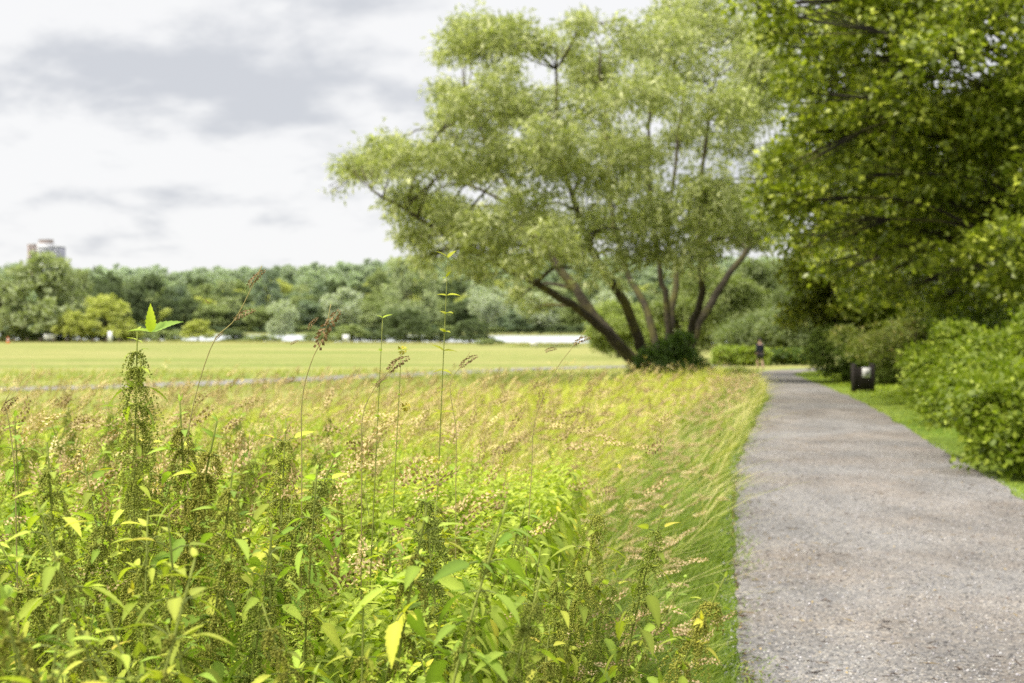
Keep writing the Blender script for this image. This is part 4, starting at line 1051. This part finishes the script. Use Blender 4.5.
def build_nettles():
    rng = np.random.default_rng(66)
    V = [nettle_meshes(200 + i, 1.0 + .03 * (i % 4), [1, 1.1, .8, 1.15, .6, 1, .9, 1.1, .45, 1][i], [1, .9, 1.05, .85, 1.1, 1, .95, 1.05, 1.15, .9][i],   .10 + .015 * i, .02 * (i % 3), [1.2, 2.1, 1, 2.0, 1, 1.4, 1.1, 2.1, 1, 1.6][i]) for i in range(10)]
    V += [nettle_meshes(300 + i, 1.0 + .03 * ((i + 10) % 4), [1, .9, .7, 1.1, .5, .8][i], [.8, 1.1, .95, .9, 1.15, 1.1][i], .12 + .02 * i, .03 * (i % 2), [1, .9, 1.3, 1.6, .9, .9][i]) for i in range(6)]
    def plant(x, y, s, v, rz, label, group=None, tilt=(0, 0)):
        t = thing('nettle_plant', label, 'nettle', (x, y, float(G(x, y))), rz, group)
        t.rotation_euler[0], t.rotation_euler[1] = tilt
        t.scale = (s, s, s)
        for nm, me in zip(('stem', 'leaves', 'seed_tassels'), V[v]):
            if me is not None: link(nm, me, t)
        return t
    G1 = 'stinging nettles of the foreground bank'
    LB = 'stinging nettle with toothed leaves and hanging olive tassels in the dense foreground bank'
    n = 0; pts = []; tries = 0
    while n < 289 and tries < 20000:
        tries += 1
        y = math.sqrt(2.1 ** 2 + (8.2 ** 2 - 2.1 ** 2) * rng.random()); x0 = -.37 * y - .15
        x1 = min(.13, .045 * y) if y < 4.6 else .25 - .30 * (y - 4.6)
        x = x0 + (x1 - x0) * rng.random()
        # denser to the left, thinning towards the tan grass
        if rng.random() > (1 if y < 5 else .8 - .12 * (y - 5)): continue
        r = .09 if y < 4.5 else .13
        if any((x - p) ** 2 + (y - q) ** 2 < r * r for p, q in pts): continue
        pts.append((x, y)); n += 1
        s = (.86 + .32 * rng.random()) * (1.05 if x < -.1 * y else .98)
        if x > -.25 * y + .1 and y > 3.2: s *= .93
        plant(x, y, s, int(rng.integers(0, 16)), rng.random() * 6.28, LB, G1, (rng.normal(0, .12), rng.normal(.05, .12)))
    # the ones that stand out
    def sp(px, d, top_py, v, label, tilt=(0, 0)):
        x = (px - 512) * d / F; H = CAM_H - (top_py - HY) * d / F - float(G(x, d))
        plant(x, d, H / (1.0 + .03 * (v % 4)), v, rng.random() * 6.28, label, None, tilt)
    sp(118, 3.2, 402, 1, 'tall nettle with heavy dark tassels left of the tallest nettle', (0, .12))
    sp(182, 3.3, 392, 3, 'tall nettle with hanging olive tassels just right of the tallest nettle', (0, .08))
    sp(62, 3.0, 432, 3, 'tall tasselled nettle near the left frame edge', (0, .05))
    sp(150, 1.95, 520, 5, 'blurred nettle closest to the camera at lower left')
    sp(40, 1.9, 585, 8, 'blurred broad-leaved nettle in the lower left corner')
    sp(262, 3.6, 425, 7, 'nettle with a dark tassel cluster right of the tallest nettle', (0, .04))
    sp(300, 2.5, 612, 8, 'broad-leaved nettle with fresh pale leaves at the bottom edge left of centre')
    sp(405, 3.2, 500, 1, 'nettle with dark drooping tassels in the middle of the bank', (0, .08))
    sp(520, 3.6, 488, 3, 'tasselled nettle at the upper right of the bank', (0, .1))
    sp(600, 3.5, 498, 7, 'outermost dark tasselled nettle beside the tan grass', (0, .08))
    # tallest nettle: its own shape with a bright yellow-green tip
    x, d = (150 - 512) * 3.1 / F, 3.1; H = CAM_H - (330 - HY) * d / F - float(G(x, d))
    me = nettle_meshes(400, H, 1.35, .8, .05, .0, 2.6)
    t = thing('nettle_plant', 'tallest nettle with a bright yellow green tip rising over the field', 'nettle', (x - .05, d, float(G(x, d))), .3)
    for nm, m in zip(('stem', 'leaves', 'seed_tassels'), me): link(nm, m, t)
    b = Buf(); tip = np.array([.05, 0, H - .005])
    ax = np.array([(0.0, -.1, 1.0), (.95, .1, .55), (-.8, .2, .25)]); L = np.array([.062, .075, .05])
    b.inst(NLEAF[0], NLEAF[1], frames(ax, np.array([(0, -1.0, .1), (0, -.6, 1.0), (0, -.3, 1.0)])) * L[:, None, None], np.tile(tip, (3, 1)), np.array([(.55, .62, .04), (.30, .42, .08), (.36, .46, .06)]))
    link('tip_leaf', b.mesh('nettle_tip', M_nettle, True), t)

def build_tall_plants():
    rng = np.random.default_rng(77)
    # standing cocksfoot stalks that rise above the meadow
    def stalk(px, d, pts_px, heads, label, hw=.30):
        x, g = (px - 512) * d / F, None
        gz = float(G(x, d)); base = np.array([x, d, gz])
        W = lambda p: np.array([(p[0] - 512) * d / F, d + p[2], CAM_H - (p[1] - HY) * d / F]) - base
        t = thing('grass_stalk', label, 'grass stalk', base, 0, 'tall grass stalks above the meadow')
        q0 = W(pts_px[0]); P = curve([q0 * k_ * np.array([k_, 1, 1]) for k_ in (0, .22, .42, .6, .75, .89)] + [W(p) for p in pts_px], 40)
        b = Buf(); tube(b, P, np.linspace(.0022, .0010, 40), (.30, .26, .10), 5); link('stem', b.mesh('stalk_stem', M_stem), t)
        for (p0, p1) in heads:
            b = Buf()
            a, e = W(p0), W(p1); L = np.linalg.norm(e - a)
            tv, tf = spike_template(rng, 44, .10 + .03 * rng.random(), 1.0)
            M = frames((e - a)[None], np.array([[.2, -1, .3]])) * np.array([hw * 1.5 * L, L, hw * 1.5 * L])[None, None] / .22 * np.array([.35, .22, .35])
            n = len(tv); c = np.array([.30, .20, .085]) * (.7 + .6 * rng.random((n, 1)))
            b.add(tv @ M[0].T + a, tf, c)
            link('seed_head', b.mesh('stalk_head', M_grass), t)
    stalk(178, 3.3, [(190, 420, 0), (212, 345, 0), (236, 318, 0), (262, 266, 0)], [((248, 287, 0), (262, 265, 0)), ((234, 320, 0), (254, 304, 0)), ((203, 300, .02), (209, 303, .02)), ((215, 340, 0), (222, 330, 0))], 'tallest grass stalk with three brown heads reaching the skyline')
    stalk(300, 3.4, [(302, 400, 0), (312, 360, 0), (324, 336, 0), (331, 304, 0)], [((317, 350, 0), (331, 303, 0)), ((306, 330, .03), (314, 314, .03)), ((290, 345, 0), (298, 338, 0))], 'grass stalk with one long brown head left of the weed spike')
    stalk(360, 3.9, [(362, 420, 0), (372, 392, 0), (386, 375, 0), (403, 352, 0)], [((388, 372, 0), (405, 350, 0)), ((376, 388, 0), (380, 376, 0))], 'short grass stalk with a small head below the weed spike', .4)
    stalk(520, 4.4, [(535, 420, 0), (555, 372, 0), (572, 348, 0), (586, 330, 0)], [((573, 345, 0), (588, 332, 0)), ((545, 352, .02), (556, 345, .02))], 'arching grass stalk left of the big willow foot', .4)
    stalk(455, 4.2, [(456, 430, 0), (450, 385, 0), (462, 365, 0), (470, 352, 0)], [((460, 368, 0), (474, 350, 0))], 'grass stalk with a single head right of the weed spike', .4)
    stalk(20, 3.2, [(14, 470, 0), (8, 420, 0), (4, 405, 0), (10, 392, 0)], [((2, 412, 0), (13, 392, 0))], 'dark grass head at the left frame edge', .4)
    # slender weed with paired leaves
    def weed(px, d, top, label, cat, n, col_, flower=False, L0=.03):
        base = at(px, d); gz = base[2]; H = CAM_H - (top - HY) * d / F - gz
        t = thing('tall_weed' if not flower else 'flowering_weed', label, cat, base)
        P = curve([(-.03, 0, 0), (-.015, 0, H * .4), (.01, 0, H * .75), (.03, 0, H)], 26)
        b = Buf(); tube(b, P, np.linspace(.003, .0011, 26), (.22, .24, .06), 5); link('stem', b.mesh('weed_stem', M_stem), t)
        pos, M, C = [], [], []
        for i in range(n):
            s = 1 - .55 * (i / n) ** 1.05; q = P[min(25, int(s * 25))]; a = i * 1.7 + rng.normal(0, .3)
            for k in range(2):
                aa = a + k * math.pi; dv = np.array([math.cos(aa), math.sin(aa) * .7, .55 - .6 * (i / n)])
                pos.append(q); M.append(frames((dv + rng.normal(0, .2, 3))[None], np.array([[0, -.4, 1.0]]))[0] * L0 * (.7 + .6 * rng.random())); C.append(np.array(col_) * (.75 + .5 * rng.random()))
        lv = Buf(); lv.inst(NLEAF[0], NLEAF[1], np.array(M), np.array(pos), np.array(C)); link('leaves', lv.mesh('weed_leaves', M_nettle, True), t)
        if flower:
            tv, tf = spike_template(rng, 14, .5, .8)
            for q, c in ((P[-1], (.62, .55, .05)), (P[-5] + (.02, 0, .01), (.6, .5, .06))):
                fb = Buf(); fb.add(tv * .022 + q, tf, np.array(c)); link('flower', fb.mesh('weed_flower', M_grass), t)
    weed(437, 3.9, 258, 'slender weed spike with paired bright leaves reaching above the far trees', 'weed', 17, (.36, .46, .035), L0=.034)
    weed(372, 4.0, 318, 'short yellow green weed left of the slender weed spike', 'weed', 7, (.42, .46, .05), L0=.026)
    weed(391, 4.1, 350, 'small weed with a yellow flower tip between the two weed spikes', 'weed', 5, (.34, .40, .05), True, .022)

# ------------------------------------------------------------------ sky, light, camera
def build_world(sun_el, sun_rot):
    w = bpy.data.worlds.new('World'); scene.world = w; w.use_nodes = True
    nt = w.node_tree; N, L = nt.nodes, nt.links; N.clear()
    tc = nd(N, 'ShaderNodeTexCoord'); sep = nd(N, 'ShaderNodeSeparateXYZ'); L.new(tc.outputs['Generated'], sep.inputs[0])
    sky = nd(N, 'ShaderNodeTexSky', sky_type='NISHITA'); sky.sun_disc = False; sky.sun_elevation = sun_el; sky.sun_rotation = sun_rot
    def math_(op, a, b=None, c=None):
        n = nd(N, 'ShaderNodeMath', operation=op)
        for i, v in enumerate((a, b, c)):
            if v is None: continue
            if isinstance(v, (int, float)): n.inputs[i].default_value = v
            else: L.new(v, n.inputs[i])
        return n.outputs[0]
    def mr(v, a, b, c, d, st='SMOOTHSTEP'):
        n = nd(N, 'ShaderNodeMapRange', interpolation_type=st)
        L.new(v, n.inputs[0])
        for i, q in enumerate((a, b, c, d)): n.inputs[i + 1].default_value = q
        return n.outputs[0]
    z = sep.outputs[2]; x = sep.outputs[0]
    # clouds lie on a sheet overhead, so they flatten towards the horizon
    den = math_('ADD', math_('MAXIMUM', z, 0.0), .30)
    cx = math_('DIVIDE', sep.outputs[0], den); cy = math_('DIVIDE', sep.outputs[1], den)
    cmb = nd(N, 'ShaderNodeCombineXYZ'); L.new(cx, cmb.inputs[0]); L.new(cy, cmb.inputs[1])
    n1 = nd(N, 'ShaderNodeTexNoise'); n1.inputs['Scale'].default_value = 2.7; n1.inputs['Detail'].default_value = 9; n1.inputs['Roughness'].default_value = .56; n1.inputs['Distortion'].default_value = .25
    mp = nd(N, 'ShaderNodeMapping'); mp.inputs['Location'].default_value = (3.1, .35, 0); L.new(cmb.outputs[0], mp.inputs[0]); L.new(mp.outputs[0], n1.inputs['Vector'])
    n2 = nd(N, 'ShaderNodeTexNoise'); n2.inputs['Scale'].default_value = 7.5; n2.inputs['Detail'].default_value = 7; L.new(mp.outputs[0], n2.inputs['Vector'])
    fac = math_('ADD', math_('MULTIPLY', n1.outputs['Fac'], .62), math_('MULTIPLY', n2.outputs['Fac'], .38))
    # a heavier grey bank 7 to 12 degrees up, thinning to the east
    band = math_('MULTIPLY', mr(z, .105, .155, 0, 1), mr(z, .165, .215, 1, .25))
    band = math_('MULTIPLY', band, mr(x, .02, -.16, .1, 1))
    g = math_('ADD', fac, math_('MULTIPLY', band, .10))
    grey = mr(g, .485, .68, 0, 1)
    cr = nd(N, 'ShaderNodeMix', data_type='RGBA'); L.new(grey, cr.inputs[0])
    cr.inputs[6].default_value = (.97, .97, .975, 1); cr.inputs[7].default_value = (.66, .68, .725, 1)
    # overcast dome: brighter overhead than at the horizon
    up = mr(z, .26, .75, 1.0, 2.6)
    sc_ = nd(N, 'ShaderNodeVectorMath', operation='SCALE'); L.new(cr.outputs[2], sc_.inputs[0]); L.new(up, sc_.inputs['Scale'])
    b1 = nd(N, 'ShaderNodeBackground'); L.new(sky.outputs[0], b1.inputs[0]); b1.inputs[1].default_value = .12
    b2 = nd(N, 'ShaderNodeBackground'); L.new(sc_.outputs[0], b2.inputs[0]); b2.inputs[1].default_value = 1.0
    mx = nd(N, 'ShaderNodeMixShader'); mx.inputs[0].default_value = .95
    L.new(b1.outputs[0], mx.inputs[1]); L.new(b2.outputs[0], mx.inputs[2])
    o = nd(N, 'ShaderNodeOutputWorld'); L.new(mx.outputs[0], o.inputs[0])

def build_light_camera():
    el, az = R(52), R(-115)      # high, from the left and a little behind the camera
    d = np.array([math.sin(az) * math.cos(el), math.cos(az) * math.cos(el), math.sin(el)])
    build_world(el, az)
    s = bpy.data.lights.new('sun', 'SUN'); s.energy = 4.6; s.angle = R(7); s.color = (1, .94, .82)
    so = bpy.data.objects.new('sun', s); col.objects.link(so)
    import mathutils
    so.rotation_euler = mathutils.Vector(tuple(d)).to_track_quat('Z', 'Y').to_euler(); so.location = (-20, -10, 40)
    c = bpy.data.cameras.new('camera'); c.lens = 50; c.sensor_width = 36; c.clip_start = .05; c.clip_end = 20000
    co = bpy.data.objects.new('camera', c); col.objects.link(co)
    co.location = (0, 0, CAM_H); co.rotation_euler = (R(90) - math.atan((341.5 - HY) / F), 0, 0)
    c.dof.use_dof = True; c.dof.focus_distance = 3.5; c.dof.aperture_fstop = 4.8; c.dof.aperture_blades = 9
    scene.camera = co

build_ground(); build_paths(); build_gravel()
build_willow(); build_right_trees(); build_far()
build_tower(); build_signs(); build_bin(); build_person()
build_meadow(); build_nettles(); build_tall_plants()
build_light_camera()

scene.view_settings.view_transform = 'Standard'; scene.view_settings.look = 'None'; scene.view_settings.exposure = 0; scene.view_settings.gamma = 1
scene.render.engine = 'CYCLES'
cy = scene.cycles
cy.max_bounces = 5; cy.diffuse_bounces = 3; cy.glossy_bounces = 2; cy.transmission_bounces = 4; cy.transparent_max_bounces = 4
cy.use_denoising = False; cy.adaptive_threshold = .012; cy.sample_clamp_indirect = 3.0; cy.sample_clamp_direct = 6.0; cy.caustics_reflective = False; cy.caustics_refractive = False
